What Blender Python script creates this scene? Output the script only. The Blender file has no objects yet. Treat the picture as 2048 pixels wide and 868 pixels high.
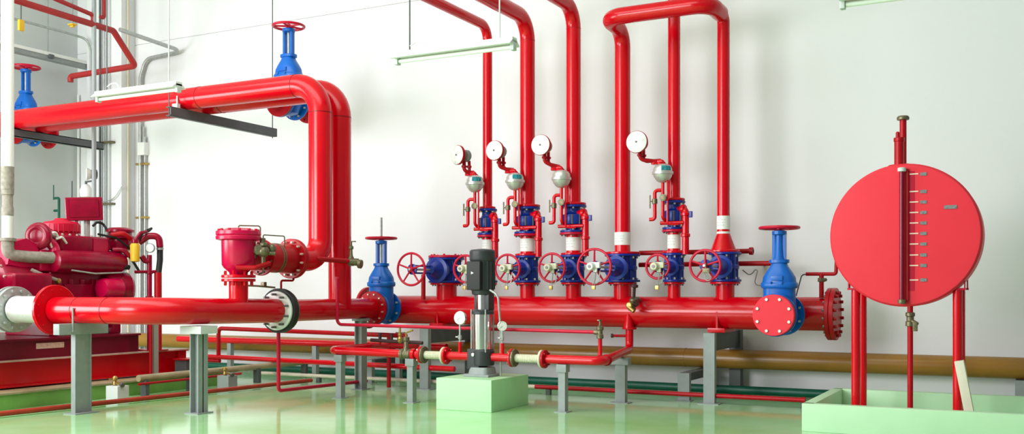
import bpy, bmesh, math, random
from mathutils import Vector, Matrix
random.seed(7)
PI = math.pi
scene = bpy.context.scene
COL = scene.collection

# ---------------------------------------------------------------- camera
CAM_H, FPX, HOR = 1.4, 2000.0, 580.0          # eye height, focal length in pixels (2048 wide), horizon row
YAW = math.atan(1046 / 2000)
SN, CS = math.sin(YAW), math.cos(YAW)
cam_d = bpy.data.cameras.new('camera'); cam = bpy.data.objects.new('camera', cam_d); COL.objects.link(cam)
cam_d.sensor_width = 36; cam_d.lens = 36 * FPX / 2048; cam_d.shift_y = (HOR - 434) / 2048
cam_d.clip_end = 200
cam.location = (0, 0, CAM_H); cam.rotation_euler = (PI / 2, 0, YAW)
scene.camera = cam

def ray(u):
    a = (u - 1024) / FPX
    return -SN + CS * a, CS + SN * a
def onY(u, v, Y):
    x, y = ray(u); d = Y / y
    return Vector((x * d, Y, CAM_H - (v - HOR) / FPX * d))
def onX(u, v, X):
    x, y = ray(u); d = X / x
    return Vector((X, y * d, CAM_H - (v - HOR) / FPX * d))

# ---------------------------------------------------------------- materials
def mat(name, col, rough=0.4, metal=0.0, coat=0.0, var=0.0, scale=6.0, bump=0.0, rvar=0.0, col2=None, spec=0.4):
    m = bpy.data.materials.new(name); m.use_nodes = True
    nt = m.node_tree; b = nt.nodes['Principled BSDF']
    b.inputs['Base Color'].default_value = (*col, 1); b.inputs['Roughness'].default_value = rough
    b.inputs['Metallic'].default_value = metal; b.inputs['Specular IOR Level'].default_value = spec
    if coat: b.inputs['Coat Weight'].default_value = coat; b.inputs['Coat Roughness'].default_value = 0.08
    tc = nt.nodes.new('ShaderNodeTexCoord'); nz = nt.nodes.new('ShaderNodeTexNoise')
    nz.inputs['Scale'].default_value = scale; nz.inputs['Detail'].default_value = 6
    nt.links.new(tc.outputs['Object'], nz.inputs['Vector'])
    if var or col2:
        mx = nt.nodes.new('ShaderNodeMix'); mx.data_type = 'RGBA'
        mx.inputs[6].default_value = (*col, 1)
        c2 = col2 or tuple(c * (1 - var) for c in col)
        mx.inputs[7].default_value = (*c2, 1)
        rp = nt.nodes.new('ShaderNodeMapRange'); rp.inputs[1].default_value = 0.35; rp.inputs[2].default_value = 0.7
        nt.links.new(nz.outputs['Fac'], rp.inputs[0]); nt.links.new(rp.outputs[0], mx.inputs[0])
        nt.links.new(mx.outputs[2], b.inputs['Base Color'])
    if rvar:
        rr = nt.nodes.new('ShaderNodeMapRange'); rr.inputs[3].default_value = rough; rr.inputs[4].default_value = rough + rvar
        nt.links.new(nz.outputs['Fac'], rr.inputs[0]); nt.links.new(rr.outputs[0], b.inputs['Roughness'])
    if bump:
        bp = nt.nodes.new('ShaderNodeBump'); bp.inputs['Strength'].default_value = bump; bp.inputs['Distance'].default_value = 0.01
        nt.links.new(nz.outputs['Fac'], bp.inputs['Height']); nt.links.new(bp.outputs[0], b.inputs['Normal'])
    return m

RED = mat("red_enamel", (0.66, 0.0, 0.008), 0.20, var=0.08, scale=3, spec=0.42)
DRED = mat('dull_red_enamel', (0.46, 0.003, 0.010), 0.34, var=0.15, scale=8, spec=0.25)
CRIM = mat('crimson_enamel', (0.31, 0.0, 0.026), 0.24, var=0.25, scale=9, spec=0.38)
SEAM = mat('weld_line', (0.16, 0.0, 0.004), 0.4)
DCRIM = mat('dark_crimson_enamel', (0.19, 0.0, 0.018), 0.3, var=0.2, scale=6, spec=0.4)
MAG = mat('magenta_red_enamel', (0.56, 0.0, 0.055), 0.27, var=0.1, spec=0.45)
WHEEL = mat('wheel_red', (0.58, 0.004, 0.035), 0.35, var=0.1, spec=0.3)
TANKR = mat('tank_red', (0.86, 0.040, 0.065), 0.45, var=0.05, scale=2, spec=0.2)
BLUE = mat('blue_epoxy', (0.002, 0.13, 0.56), 0.30, var=0.15, scale=8, spec=0.4)
DBLUE = mat('deep_blue_epoxy', (0.004, 0.030, 0.30), 0.30, var=0.2, scale=12, spec=0.4)
BROWN = mat('brown_pipe_paint', (0.32, 0.155, 0.022), 0.30, var=0.2, scale=3, spec=0.5)
FADED = mat('faded_red_paint', (0.40, 0.022, 0.022), 0.45, var=0.15)
GREENP = mat('dark_green_pipe_paint', (0.006, 0.12, 0.075), 0.35, var=0.2)
GREY = mat('grey_steel_paint', (0.30, 0.33, 0.33), 0.45, var=0.12, scale=10)
DGREY = mat('dark_grey_steel', (0.10, 0.11, 0.115), 0.5, var=0.2)
LGREY = mat('pale_grey_paint', (0.66, 0.68, 0.68), 0.5, var=0.06)
GALV = mat('galvanised_steel', (0.48, 0.50, 0.49), 0.42, metal=0.5, var=0.25, scale=20)
STEEL = mat('polished_stainless', (0.80, 0.79, 0.76), 0.16, metal=1.0)
BOLT = mat('zinc_bolt', (0.72, 0.66, 0.58), 0.35, metal=0.5)
DBOLT = mat('dark_bolt', (0.16, 0.15, 0.15), 0.4, metal=0.6)
BLACK = mat('black_rubber', (0.012, 0.013, 0.013), 0.55)
MOTOR = mat('charcoal_motor_paint', (0.035, 0.038, 0.042), 0.42, var=0.15)
WHITE = mat('white_paint', (0.84, 0.84, 0.82), 0.4, var=0.03)
CREAM = mat('cream_hose', (0.70, 0.68, 0.50), 0.5, var=0.2, scale=30)
BRASS = mat('brass', (0.55, 0.38, 0.12), 0.32, metal=0.8, var=0.3, scale=40)
BRONZE = mat('weathered_bronze', (0.22, 0.19, 0.11), 0.4, metal=0.5, var=0.5, scale=60)
YELLOW = mat('yellow_paint', (0.78, 0.46, 0.02), 0.4, var=0.1)
FACEW = mat('dial_white', (0.88, 0.88, 0.85), 0.4)
GFACE = mat('gong_face', (0.86, 0.86, 0.84), 0.38, col2=(0.62, 0.62, 0.61), scale=16)
TEAL = mat('teal_sticker', (0.02, 0.28, 0.34), 0.4)
TAN = mat('tan_pipe', (0.42, 0.34, 0.20), 0.5, var=0.25)
LAGG = mat('exhaust_lagging', (0.36, 0.32, 0.27), 0.65, var=0.35, scale=18, bump=0.4)
PLINTHG = mat('pale_green_concrete', (0.52, 0.80, 0.51), 0.42, var=0.06, scale=3)
BLOCKG = mat('green_painted_concrete', (0.46, 0.78, 0.44), 0.45, var=0.06, scale=3)
CHROME = mat('cast_aluminium', (0.66, 0.66, 0.62), 0.34, metal=0.55, var=0.2, scale=25)
BOARD = mat('cream_board', (0.78, 0.72, 0.58), 0.6, var=0.08)
PLATE = mat('number_plate_grey', (0.24, 0.26, 0.27), 0.45, var=0.5, scale=70)
TUBE = mat('lamp_tube', (0.90, 0.90, 0.86), 0.3)
MARK = mat('cream_mark', (0.86, 0.66, 0.52), 0.5)
DKPIPE = mat('black_iron_pipe', (0.06, 0.02, 0.022), 0.4, var=0.3)

# ---------------------------------------------------------------- mesh builder
def V(*a): return Vector(a if len(a) > 1 else a[0])
def frame(axis):
    z = Vector(axis).normalized()
    t = Vector((0, 0, 1)) if abs(z.z) < 0.9 else Vector((1, 0, 0))
    x = t.cross(z).normalized(); y = z.cross(x)
    return x, y, z

class MB:
    def __init__(s): s.v = []; s.f = []
    def add(s, vs, fs):
        n = len(s.v); s.v += [Vector(p) for p in vs]; s.f += [[n + i for i in q] for q in fs]; return s
    def loft(s, rings, caps=True, closed=False):
        n = len(rings[0]); vs = [p for r in rings for p in r]; fs = []
        m = len(rings)
        for i in range(m if closed else m - 1):
            j = (i + 1) % m
            for k in range(n):
                fs.append([i * n + k, i * n + (k + 1) % n, j * n + (k + 1) % n, j * n + k])
        if caps and not closed:
            fs.append(list(range(n))[::-1]); fs.append([(m - 1) * n + k for k in range(n)])
        return s.add(vs, fs)
    def rev(s, prof, o, axis, seg=28):                       # prof: (radius, distance along the axis)
        x, y, z = frame(axis); o = Vector(o)
        rings = [[o + z * h + (x * math.cos(2 * PI * k / seg) + y * math.sin(2 * PI * k / seg)) * max(r, 1e-4) for k in range(seg)] for r, h in prof]
        return s.loft(rings)
    def cyl(s, p0, p1, r, r2=None, seg=24):
        p0, p1 = Vector(p0), Vector(p1)
        return s.rev([(r, 0), (r if r2 is None else r2, (p1 - p0).length)], p0, p1 - p0, seg)
    def disc(s, o, axis, r, t, seg=36, e=0.006):             # plate with eased edges, o = centre of its near face
        e = min(e, t / 3)
        return s.rev([(r - e, 0), (r, e), (r, t - e), (r - e, t)], o, axis, seg)
    def ringplate(s, o, axis, r, ri, t, seg=36):
        x, y, z = frame(axis); o = Vector(o)
        rings = [[o + z * h + (x * math.cos(2 * PI * k / seg) + y * math.sin(2 * PI * k / seg)) * q for k in range(seg)] for q, h in ((ri, 0), (r, 0), (r, t), (ri, t))]
        return s.loft(rings, closed=True)
    def tube(s, pts, r, bend=None, seg=16, closed=False):
        pts = [Vector(p) for p in pts]; path = []
        if bend is None: bend = r * 3
        n = len(pts)
        for i, p in enumerate(pts):
            if (i == 0 or i == n - 1): path.append(p); continue
            a, b = pts[i - 1] - p, pts[i + 1] - p
            la, lb = a.length, b.length; a.normalize(); b.normalize()
            ang = a.angle(b)
            if ang > PI - 0.02: path.append(p); continue
            t = min(bend / math.tan(ang / 2), la * 0.49, lb * 0.49); rr = t * math.tan(ang / 2)
            c = p + (a + b).normalized() * (rr / math.sin(ang / 2))
            p0, p1 = p + a * t, p + b * t
            u0 = (p0 - c); u1 = (p1 - c); tot = u0.angle(u1); ax = u0.cross(u1).normalized()
            k = max(3, int(tot / 0.16))
            for q in range(k + 1): path.append(c + Matrix.Rotation(tot * q / k, 3, ax) @ u0)
        if closed: path = pts
        rings = []; m = len(path); prev = None
        for i, p in enumerate(path):
            if closed: t = (path[(i + 1) % m] - path[i - 1]).normalized()
            elif i == 0: t = (path[1] - p).normalized()
            elif i == m - 1: t = (p - path[-2]).normalized()
            else: t = ((path[i + 1] - p).normalized() + (p - path[i - 1]).normalized()).normalized()
            if prev is None: x, y, _ = frame(t)
            else:
                x = (prev - t * prev.dot(t)).normalized(); y = t.cross(x)
            prev = x
            rings.append([p + (x * math.cos(2 * PI * k / seg) + y * math.sin(2 * PI * k / seg)) * r for k in range(seg)])
        return s.loft(rings, closed=closed)
    def torus(s, o, axis, R, r, seg=48, rs=10):
        x, y, z = frame(axis); o = Vector(o); rings = []
        for i in range(seg):
            a = 2 * PI * i / seg; dr = x * math.cos(a) + y * math.sin(a)
            rings.append([o + dr * (R + r * math.cos(2 * PI * k / rs)) + z * r * math.sin(2 * PI * k / rs) for k in range(rs)])
        return s.loft(rings, closed=True)
    def box(s, lo, hi, b=0.0, M=None):
        lo, hi = Vector(lo), Vector(hi)
        bm = bmesh.new(); bmesh.ops.create_cube(bm, size=1)
        c = (lo + hi) / 2; d = hi - lo
        for v in bm.verts: v.co = Vector((v.co.x * d.x, v.co.y * d.y, v.co.z * d.z)) + c
        if b: bmesh.ops.bevel(bm, geom=bm.edges[:], offset=b, segments=3, affect='EDGES', profile=0.6)
        bm.verts.index_update()
        vs = [v.co.copy() for v in bm.verts]; fs = [[v.index for v in f.verts] for f in bm.faces]; bm.free()
        if M is not None: vs = [M @ p for p in vs]
        return s.add(vs, fs)
    def ell(s, c, rx, ry, rz, seg=24, n=14):
        c = Vector(c); rings = []
        for i in range(n + 1):
            t = PI * i / n
            rings.append([c + Vector((rx * math.sin(t) * math.cos(2 * PI * k / seg), ry * math.sin(t) * math.sin(2 * PI * k / seg), -rz * math.cos(t))) for k in range(seg)]) if 0 < i < n else rings.append([c + Vector((1e-4 * math.cos(2 * PI * k / seg), 1e-4 * math.sin(2 * PI * k / seg), -rz * math.cos(t))) for k in range(seg)])
        return s.loft(rings)
    def oval(s, secs, o, seg=32, pw=2.6):                    # stack of superellipse sections: (z, half width x, half width y)
        o = Vector(o); rings = []
        for z, rx, ry in secs:
            rg = []
            for k in range(seg):
                a = 2 * PI * k / seg; c, q = math.cos(a), math.sin(a)
                rg.append(o + Vector((rx * math.copysign(abs(c) ** (2 / pw), c), ry * math.copysign(abs(q) ** (2 / pw), q), z)))
            rings.append(rg)
        return s.loft(rings)
    def hexes(s, o, axis, R, n, r, t, ph=0.0):
        x, y, z = frame(axis); o = Vector(o)
        for k in range(n):
            a = 2 * PI * (k + 0.5) / n + ph; p = o + (x * math.cos(a) + y * math.sin(a)) * R
            s.rev([(r, 0), (r, t * 0.85), (r * 0.8, t)], p, z, 6)
        return s
    def iprof(s, p0, w, dpt, h, t, turn=False):              # upright H section standing at p0
        x0, y0, z0 = p0
        if not turn:
            s.box((x0 - w / 2, y0 - dpt / 2, z0), (x0 + w / 2, y0 - dpt / 2 + t, z0 + h))
            s.box((x0 - w / 2, y0 + dpt / 2 - t, z0), (x0 + w / 2, y0 + dpt / 2, z0 + h))
            s.box((x0 - t / 2, y0 - dpt / 2, z0), (x0 + t / 2, y0 + dpt / 2, z0 + h))
        else:
            s.box((x0 - w / 2, y0 - dpt / 2, z0), (x0 - w / 2 + t, y0 + dpt / 2, z0 + h))
            s.box((x0 + w / 2 - t, y0 - dpt / 2, z0), (x0 + w / 2, y0 + dpt / 2, z0 + h))
            s.box((x0 - w / 2, y0 - t / 2, z0), (x0 + w / 2, y0 + t / 2, z0 + h))
        return s
    def uchan(s, x0, x1, y0, y1, t, z0, z1):                 # upright channel, back of the web towards the viewer
        pts = [(x0, y0), (x1, y0), (x1, y1), (x1 - t, y1), (x1 - t, y0 + t), (x0 + t, y0 + t), (x0 + t, y1), (x0, y1)]
        n = len(s.v); k = len(pts)
        s.v += [Vector((p[0], p[1], z0)) for p in pts] + [Vector((p[0], p[1], z1)) for p in pts]
        s.f += [[n + i, n + (i + 1) % k, n + k + (i + 1) % k, n + k + i] for i in range(k)]
        for b in (n, n + k): s.f += [[b + 0, b + 1, b + 4, b + 5], [b + 1, b + 2, b + 3, b + 4], [b + 0, b + 5, b + 6, b + 7]]
        return s
    def build(s, name, m, parent=None, ang=35, weld=False):
        off = Vector((0, 0, 0))
        p = parent
        while p is not None: off += p.location; p = p.parent
        me = bpy.data.meshes.new(name)
        me.from_pydata([tuple(q - off) for q in s.v], [], s.f)
        bm = bmesh.new(); bm.from_mesh(me)
        bmesh.ops.recalc_face_normals(bm, faces=bm.faces[:]); bm.to_mesh(me); bm.free()
        for pl in me.polygons: pl.use_smooth = True
        me.set_sharp_from_angle(angle=math.radians(ang))
        me.materials.append(m)
        o = bpy.data.objects.new(name, me); COL.objects.link(o)
        if parent is not None: o.parent = parent
        return o

def thing(name, label, cat, loc, group=None):
    o = bpy.data.objects.new(name, None); o.empty_display_size = 0.1; COL.objects.link(o)
    o.location = loc; o['label'] = label; o['category'] = cat
    if group: o['group'] = group
    return o
def tag(o, label, cat, group=None):
    o['label'] = label; o['category'] = cat
    if group: o['group'] = group
    return o
def struct(o): o['kind'] = 'structure'; return o
def copy_tree(o, parent=None):
    c = o.copy(); COL.objects.link(c); c.parent = parent
    for ch in list(o.children): copy_tree(ch, c)
    return c

_bolt_meshes = {}
def bolts(parent, o, axis, R, n, r, t, m, ph=0.0):
    """one object per bolt head, children of a flange"""
    x, y, z = frame(axis); o = Vector(o)
    off = Vector((0, 0, 0)); p = parent
    while p is not None: off += p.location; p = p.parent
    key = (round(r, 4), round(t, 4), tuple(round(q, 3) for q in z), m.name)
    for k in range(n):
        a = 2 * PI * (k + 0.5) / n + ph; c = o + (x * math.cos(a) + y * math.sin(a)) * R
        if key not in _bolt_meshes:
            b = MB().rev([(r, 0), (r, t * 0.85), (r * 0.8, t)], (0, 0, 0), z, 6).build('bolt', m, None)
            _bolt_meshes[key] = b.data
        else:
            b = bpy.data.objects.new('bolt', _bolt_meshes[key]); COL.objects.link(b)
        b.parent = parent; b.location = c - off

def flange(root, o, axis, r, t, m, n=12, bm_=None, br=0.016, name='flange', bt=0.022, both=False, ri=None):
    """round plate from o along the axis, with a bolt circle on its near face"""
    z = Vector(axis).normalized(); o = Vector(o)
    mb = MB().disc(o, z, r, t)
    f = mb.build(name, m, root)
    if n:
        bolts(f, o + z * 0.002, -z, r * 0.82, n, br, bt, bm_ or BOLT)
        if both: bolts(f, o + z * (t - 0.002), z, r * 0.82, n, br, bt, bm_ or BOLT)
    return f

def wheel(root, o, axis, R, r, m, spokes=5, hub=None, name='handwheel', ph=0.3):
    x, y, z = frame(axis); o = Vector(o); mb = MB()
    mb.torus(o, z, R - r, r)
    h = hub or R * 0.16
    mb.rev([(h * 0.7, -h * 0.7), (h, -h * 0.5), (h, h * 0.5), (h * 0.7, h * 0.8)], o, z, 20)
    for k in range(spokes):
        a = 2 * PI * k / spokes + ph; dr = x * math.cos(a) + y * math.sin(a)
        mb.cyl(o + dr * h * 0.6, o + dr * (R - r), r * 0.85, r * 0.7, 8)
    return mb.build(name, m, root)

# ---------------------------------------------------------------- the setting
WALL_Y, LEFT_X, CEIL = 13.4, -16.6, 7.6
def floor_mat():
    m = mat('green_epoxy_floor', (0.33, 0.52, 0.20), 0.07, rvar=0.06, spec=0.30)
    nt = m.node_tree; b = nt.nodes['Principled BSDF']
    tc = nt.nodes.new('ShaderNodeTexCoord'); n1 = nt.nodes.new('ShaderNodeTexNoise')
    n1.inputs['Scale'].default_value = 0.55; n1.inputs['Detail'].default_value = 4
    nt.links.new(tc.outputs['Object'], n1.inputs['Vector'])
    rp = nt.nodes.new('ShaderNodeValToRGB')
    rp.color_ramp.elements[0].position = 0.36; rp.color_ramp.elements[0].color = (0.27, 0.56, 0.20, 1)
    rp.color_ramp.elements[1].position = 0.62; rp.color_ramp.elements[1].color = (0.44, 0.71, 0.41, 1)
    nt.links.new(n1.outputs['Fac'], rp.inputs[0]); nt.links.new(rp.outputs[0], b.inputs['Base Color'])
    return m
def wall_mat(name, col, joint=None):
    m = mat(name, col, 0.55, bump=0.02, scale=30)
    nt = m.node_tree; b = nt.nodes['Principled BSDF']
    tc = nt.nodes.new('ShaderNodeTexCoord'); n1 = nt.nodes.new('ShaderNodeTexNoise'); n1.inputs['Scale'].default_value = 0.8
    nt.links.new(tc.outputs['Object'], n1.inputs['Vector'])
    mx = nt.nodes.new('ShaderNodeMix'); mx.data_type = 'RGBA'
    mx.inputs[6].default_value = (*col, 1); mx.inputs[7].default_value = (*[c * 0.95 for c in col], 1)
    nt.links.new(n1.outputs['Fac'], mx.inputs[0]); nt.links.new(mx.outputs[2], b.inputs['Base Color'])
    return m
WALLM = wall_mat('white_wall_paint', (0.81, 0.815, 0.83))
SHADED_WALL = wall_mat('shaded_white_wall_paint', (0.66, 0.69, 0.68))  # left wall: its shade is put into the base colour as grey
struct(MB().box((-22, -8, -0.2), (9, WALL_Y + 0.3, 0)).build('floor', floor_mat()))
# back wall: two panel courses with an open joint between them at 6 m
wb = struct(MB().box((LEFT_X, WALL_Y, 0), (9, WALL_Y + 0.25, 6.0)).box((LEFT_X, WALL_Y, 6.012), (9, WALL_Y + 0.25, CEIL)).box((LEFT_X, WALL_Y + 0.02, 5.9), (9, WALL_Y + 0.24, 6.1)).build('wall_back', WALLM))
# left wall with a daylight opening nearer the camera, outside the frame
wl = MB().box((LEFT_X - 0.25, 8.2, 0), (LEFT_X, WALL_Y + 0.25, CEIL)).box((LEFT_X - 0.25, -8, 0), (LEFT_X, 8.2, 0.9)).box((LEFT_X - 0.25, -8, 6.2), (LEFT_X, 8.2, CEIL)).box((LEFT_X - 0.25, -8, 0.9), (LEFT_X, -6, 6.2))
for k in range(0): wl.box((LEFT_X - 0.012, 9.0 + k * 1.15, 0.0), (LEFT_X + 0.004, 9.008 + k * 1.15, CEIL))
struct(wl.build('wall_left', SHADED_WALL))
struct(MB().box((-15.95, 13.08, 0), (-15.02, WALL_Y, CEIL), 0.01).build('wall_column', WALLM))
struct(MB().box((-22, -8, CEIL), (9, WALL_Y + 0.3, CEIL + 0.2)).build('ceiling', WALLM))
WORLD, P_LEFT, P_FRONT, P_TOP, EXPO = 0.20, 620, 1450, 480, 0.22

# ================================================================= MANIFOLD AND FRONT PIPE RUN
YM, ZM, RM = 12.45, 1.11, 0.205
XB, ZB, RB = -8.42, 1.14, 0.150
YA = 7.80                                            # line of the pipe leaving the fire pump
valX = [-7.587, -6.905, -6.268, -5.567, -4.855, -4.143, -3.473]
nozR = [0.150, 0.085, 0.105, 0.105, 0.118, 0.083, 0.118]

man = thing('manifold_pipe', 'big red horizontal distribution header pipe carrying the row of riser valves', 'pipe', (-5.5, YM, ZM))
p = MB().cyl((-8.95, YM, ZM), (-2.2, YM, ZM), RM, seg=48)
p.build('header_barrel', RED, man)
for x, r in zip(valX, nozR):
    n = MB().cyl((x, YM, ZM + 0.1), (x, YM, 1.49), r, seg=28); n.build('nozzle', RED, man)
    flange(man, (x, YM, 1.475), (0, 0, 1), r * 1.62, 0.028, RED, 8, DBOLT, 0.012, 'nozzle_flange', bt=0.02)
n = MB().cyl((-2.66, YM, ZM), (-2.66, 12.13, ZM), 0.15); n.build('nozzle', RED, man)
n = MB().cyl((XB + 0.06, YM, ZM + 0.015), (XB + 0.06, 12.13, ZM + 0.015), 0.15); n.build('nozzle', RED, man)
f = flange(man, (-2.21, YM, ZM), (1, 0, 0), 0.315, 0.05, DRED, 16, DBOLT, 0.02, 'end_flange', bt=0.03)
f = flange(man, (-2.158, YM, ZM), (1, 0, 0), 0.315, 0.055, DRED, 0, name='blind_flange')
bolts(f, (-2.104, YM, ZM), (1, 0, 0), 0.26, 16, 0.022, 0.035, DRED)
flange(man, (-9.0, YM, ZM + 0.02), (1, 0, 0), 0.315, 0.05, DRED, 12, DBOLT, 0.018, 'end_flange', both=True)
for x in (-7.62, -3.52):                              # saddle plates welded under the barrel
    MB().box((x - 0.11, YM - 0.24, ZM - 0.24), (x + 0.11, YM + 0.24, ZM - 0.185), 0.005).box((x - 0.012, YM - 0.205, ZM - 0.21), (x + 0.012, YM - 0.17, ZM + 0.02)).build('saddle_plate', RED, man)

def portal(x, yf, label):
    t = thing('manifold_support', label, 'pipe support', (x, yf, 0), 'frames under the header pipe')
    top = ZM - 0.24
    MB().uchan(x - 0.075, x + 0.065, yf - 0.03, yf + 0.05, 0.014, 0.01, top).build('front_post', GREY, t)
    MB().box((x - 0.075, 13.16, 0.01), (x + 0.075, 13.3, top)).build('rear_post', DGREY, t)
    MB().box((x - 0.058, yf - 0.01, top - 0.22), (x + 0.048, 13.17, top - 0.003), 0.004).build('cross_beam', DGREY, t)
    MB().box((x - 0.13, yf - 0.10, 0), (x + 0.13, yf + 0.08, 0.012)).build('base_plate', GREY, t)
    return t
portal(-7.62, 11.93, 'grey portal frame under the header pipe, behind the small vertical pump')
portal(-3.54, 12.02, 'grey portal frame under the right half of the header pipe, near the red tank')

# ---- pump discharge run: flange, elbow, leg to the gate valve, with tees
FB = 9.72                                            # flanged joint with the black rubber edge
dis = thing('discharge_pipe', 'large red elbow pipe from the grey bellows to the left blue gate valve', 'pipe', (XB, 9.5, ZB))
MB().tube([(-10.02, YA, ZB + 0.03), (XB, YA, ZB + 0.03), (XB, FB, ZB)], RB, 0.62, 48).build('elbow_run', RED, dis)
flange(dis, (-10.07, YA, ZB + 0.03), (1, 0, 0), 0.29, 0.045, RED, 12, RED, 0.014, 'pump_flange', both=True, bt=0.012)
for x in (-9.62, -9.14):
    MB().ringplate((x, YA, ZB + 0.03), (1, 0, 0), RB + 0.003, RB - 0.01, 0.008, 48).build('weld_seam', SEAM, dis)
fl = flange(dis, (XB, FB, ZB), (0, 1, 0), 0.245, 0.035, WHITE, 0, name='joint_flange')
bolts(fl, (XB, FB + 0.005, ZB), (0, -1, 0), 0.205, 10, 0.016, 0.085, DBOLT)
MB().ringplate((XB, FB + 0.036, ZB), (0, 1, 0), 0.280, 0.1, 0.075, 48).build('rubber_joint', BLACK, dis)
flange(dis, (XB, FB + 0.112, ZB), (0, 1, 0), 0.265, 0.04, BRONZE, 0, name='joint_flange')
MB().cyl((XB, FB + 0.16, ZB), (XB, 11.78, ZB), 0.142, seg=40).build('rear_run', RED, dis)
fl = flange(dis, (XB, 11.76, ZB), (0, 1, 0), 0.245, 0.04, DRED, 0, name='valve_flange')
bolts(fl, (XB, 11.765, ZB), (0, -1, 0), 0.2, 12, 0.014, 0.03, BOLT)

# ---- H-section posts under that run
def hpost(x, y, top, w, d, lab, turn=False, head=None, m=GREY, name='pipe_stand'):
    t = thing(name, lab, 'pipe stand', (x, y, 0))
    MB().iprof((x, y, 0.01), w, d, top - 0.01, 0.014, turn).build('column', m, t)
    MB().box((x - w * 0.8, y - d * 0.8, 0), (x + w * 0.8, y + d * 0.8, 0.012)).build('base_plate', m, t)
    if head:
        hx, hy, hz, hm = head
        MB().box((x - hx, y - hy, top), (x + hx, y + hy, top + hz), 0.004).build('saddle', hm, t)
    return t
SX = -9.60
s1 = thing('pipe_stand', 'grey stand with a deep crossbeam under the front pipe beside the red skid', 'pipe stand', (SX, YA, 0))
MB().box((SX - 0.035, YA - 0.11, 0.012), (SX + 0.035, YA - 0.096, 0.90)).box((SX - 0.035, YA + 0.096, 0.012), (SX + 0.035, YA + 0.11, 0.90)).box((SX + 0.005, YA - 0.096, 0.012), (SX + 0.019, YA + 0.096, 0.90)).build('column', GREY, s1)
MB().box((SX - 0.05, YA - 0.33, 0.90), (SX + 0.05, YA + 0.33, ZB + 0.03 - RB + 0.003), 0.004).build('saddle', GREY, s1)
MB().cyl((SX + 0.06, YA - RB - 0.012, 0.93), (SX + 0.06, YA - RB - 0.012, ZB + 0.06), 0.010, seg=10).build('clamp_strap', GREY, s1)
MB().box((SX - 0.10, YA - 0.16, 0), (SX + 0.10, YA + 0.16, 0.012)).build('base_plate', GREY, s1)
hpost(XB, 8.42, 0.905, 0.13, 0.15, turn=True, lab= 'grey H-section stand with pale saddle under the discharge pipe left of the magenta valve', head=(0.16, 0.13, ZB - RB - 0.905 + 0.004, LGREY))
hpost(XB, 11.50, 0.965, 0.12, 0.13, turn=True, lab= 'grey H-section stand under the discharge pipe beside the left gate valve', head=(0.09, 0.09, ZB - 0.142 - 0.965 + 0.003, GREY))

# ================================================================= GATE VALVES WITH VERTICAL STEM
def gate_valve(o, L, RF, hw, RW, sc, label, stem_up=0.05, flange_back=True, name='gate_valve', cover=False):
    """o: centre of the bore, flow along Y; L face to face; hw height of the wheel above the bore"""
    x, y, z = o
    t = thing(name, label, 'valve', (x, y, z))
    bore = RF * 0.72
    b = MB().cyl((x, y - L / 2 + 0.02, z), (x, y + L / 2 - 0.02, z), bore, seg=36)
    b.oval([(-RF * 0.8, 0.07 * sc, 0.06 * sc), (-RF * 0.7, 0.14 * sc, 0.10 * sc), (0.0, 0.205 * sc, 0.125 * sc), (0.20 * sc, 0.185 * sc, 0.12 * sc), (0.33 * sc, 0.185 * sc, 0.125 * sc)], (x, y, z))
    b.build('body', BLUE, t, 45)
    bn = MB().oval([(0.31 * sc, 0.20 * sc, 0.14 * sc), (0.325 * sc, 0.212 * sc, 0.15 * sc), (0.365 * sc, 0.212 * sc, 0.15 * sc), (0.38 * sc, 0.20 * sc, 0.14 * sc)], (x, y, z))
    bn.oval([(0.375 * sc, 0.195 * sc, 0.135 * sc), (0.44 * sc, 0.185 * sc, 0.13 * sc), (0.50 * sc, 0.15 * sc, 0.115 * sc), (0.565 * sc, 0.105 * sc, 0.09 * sc), (0.60 * sc, 0.09 * sc, 0.08 * sc), (0.61 * sc, 0.115 * sc, 0.09 * sc), (0.645 * sc, 0.115 * sc, 0.09 * sc), (0.65 * sc, 0.08 * sc, 0.07 * sc)], (x, y, z))
    bo = bn.build('bonnet', BLUE, t, 45)
    bolts(bo, (x, y, z + 0.36 * sc), (0, 0, 1), 0.165 * sc, 8, 0.012, 0.03, BLUE)
    # plain cast tag on the near face of the body
    MB().box((x - 0.07 * sc, y - 0.145 * sc, z + 0.40 * sc), (x + 0.07 * sc, y - 0.12 * sc, z + 0.455 * sc), 0.008).build('cast_tag', BLUE, t)
    for sgn in (-1, 1):
        yf = y + sgn * L / 2
        fl = MB().disc((x, yf - sgn * 0.035 if sgn > 0 else yf, z), (0, 1, 0), RF, 0.035).build('flange', BLUE, t)
        bolts(fl, (x, yf - sgn * 0.034, z), (0, -sgn, 0), RF * 0.83, 8, 0.016, 0.03, BOLT)
    top = hw - 0.06 * sc
    yk = MB()
    for q in (-1, 1):
        yk.loft([[Vector((x + q * (0.062 * sc) + dx, y + dy, z + h)) for dx, dy in ((-0.016 * sc, -0.03 * sc), (0.016 * sc, -0.03 * sc), (0.016 * sc, 0.03 * sc), (-0.016 * sc, 0.03 * sc))] for h in (0.60 * sc, top)])
    yk.rev([(0.05 * sc, 0), (0.085 * sc, 0.012), (0.085 * sc, 0.05 * sc), (0.05 * sc, 0.06 * sc)], (x, y, z + top - 0.03 * sc), (0, 0, 1))
    yk.build('yoke', BLUE, t)
    MB().cyl((x, y, z + 0.58 * sc), (x, y, z + hw + stem_up), 0.018 * sc).build('stem', GALV, t)
    wheel(t, (x, y, z + hw), (0, 0, 1), RW, 0.018 * sc, WHEEL, 5, name='handwheel')
    if cover: MB().rev([(0.075 * sc, 0.64 * sc), (0.062 * sc, 0.68 * sc), (0.046 * sc, top - 0.01)], (x, y, z), (0, 0, 1), 24).build('stem_cover', BLUE, t)
    return t
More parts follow.
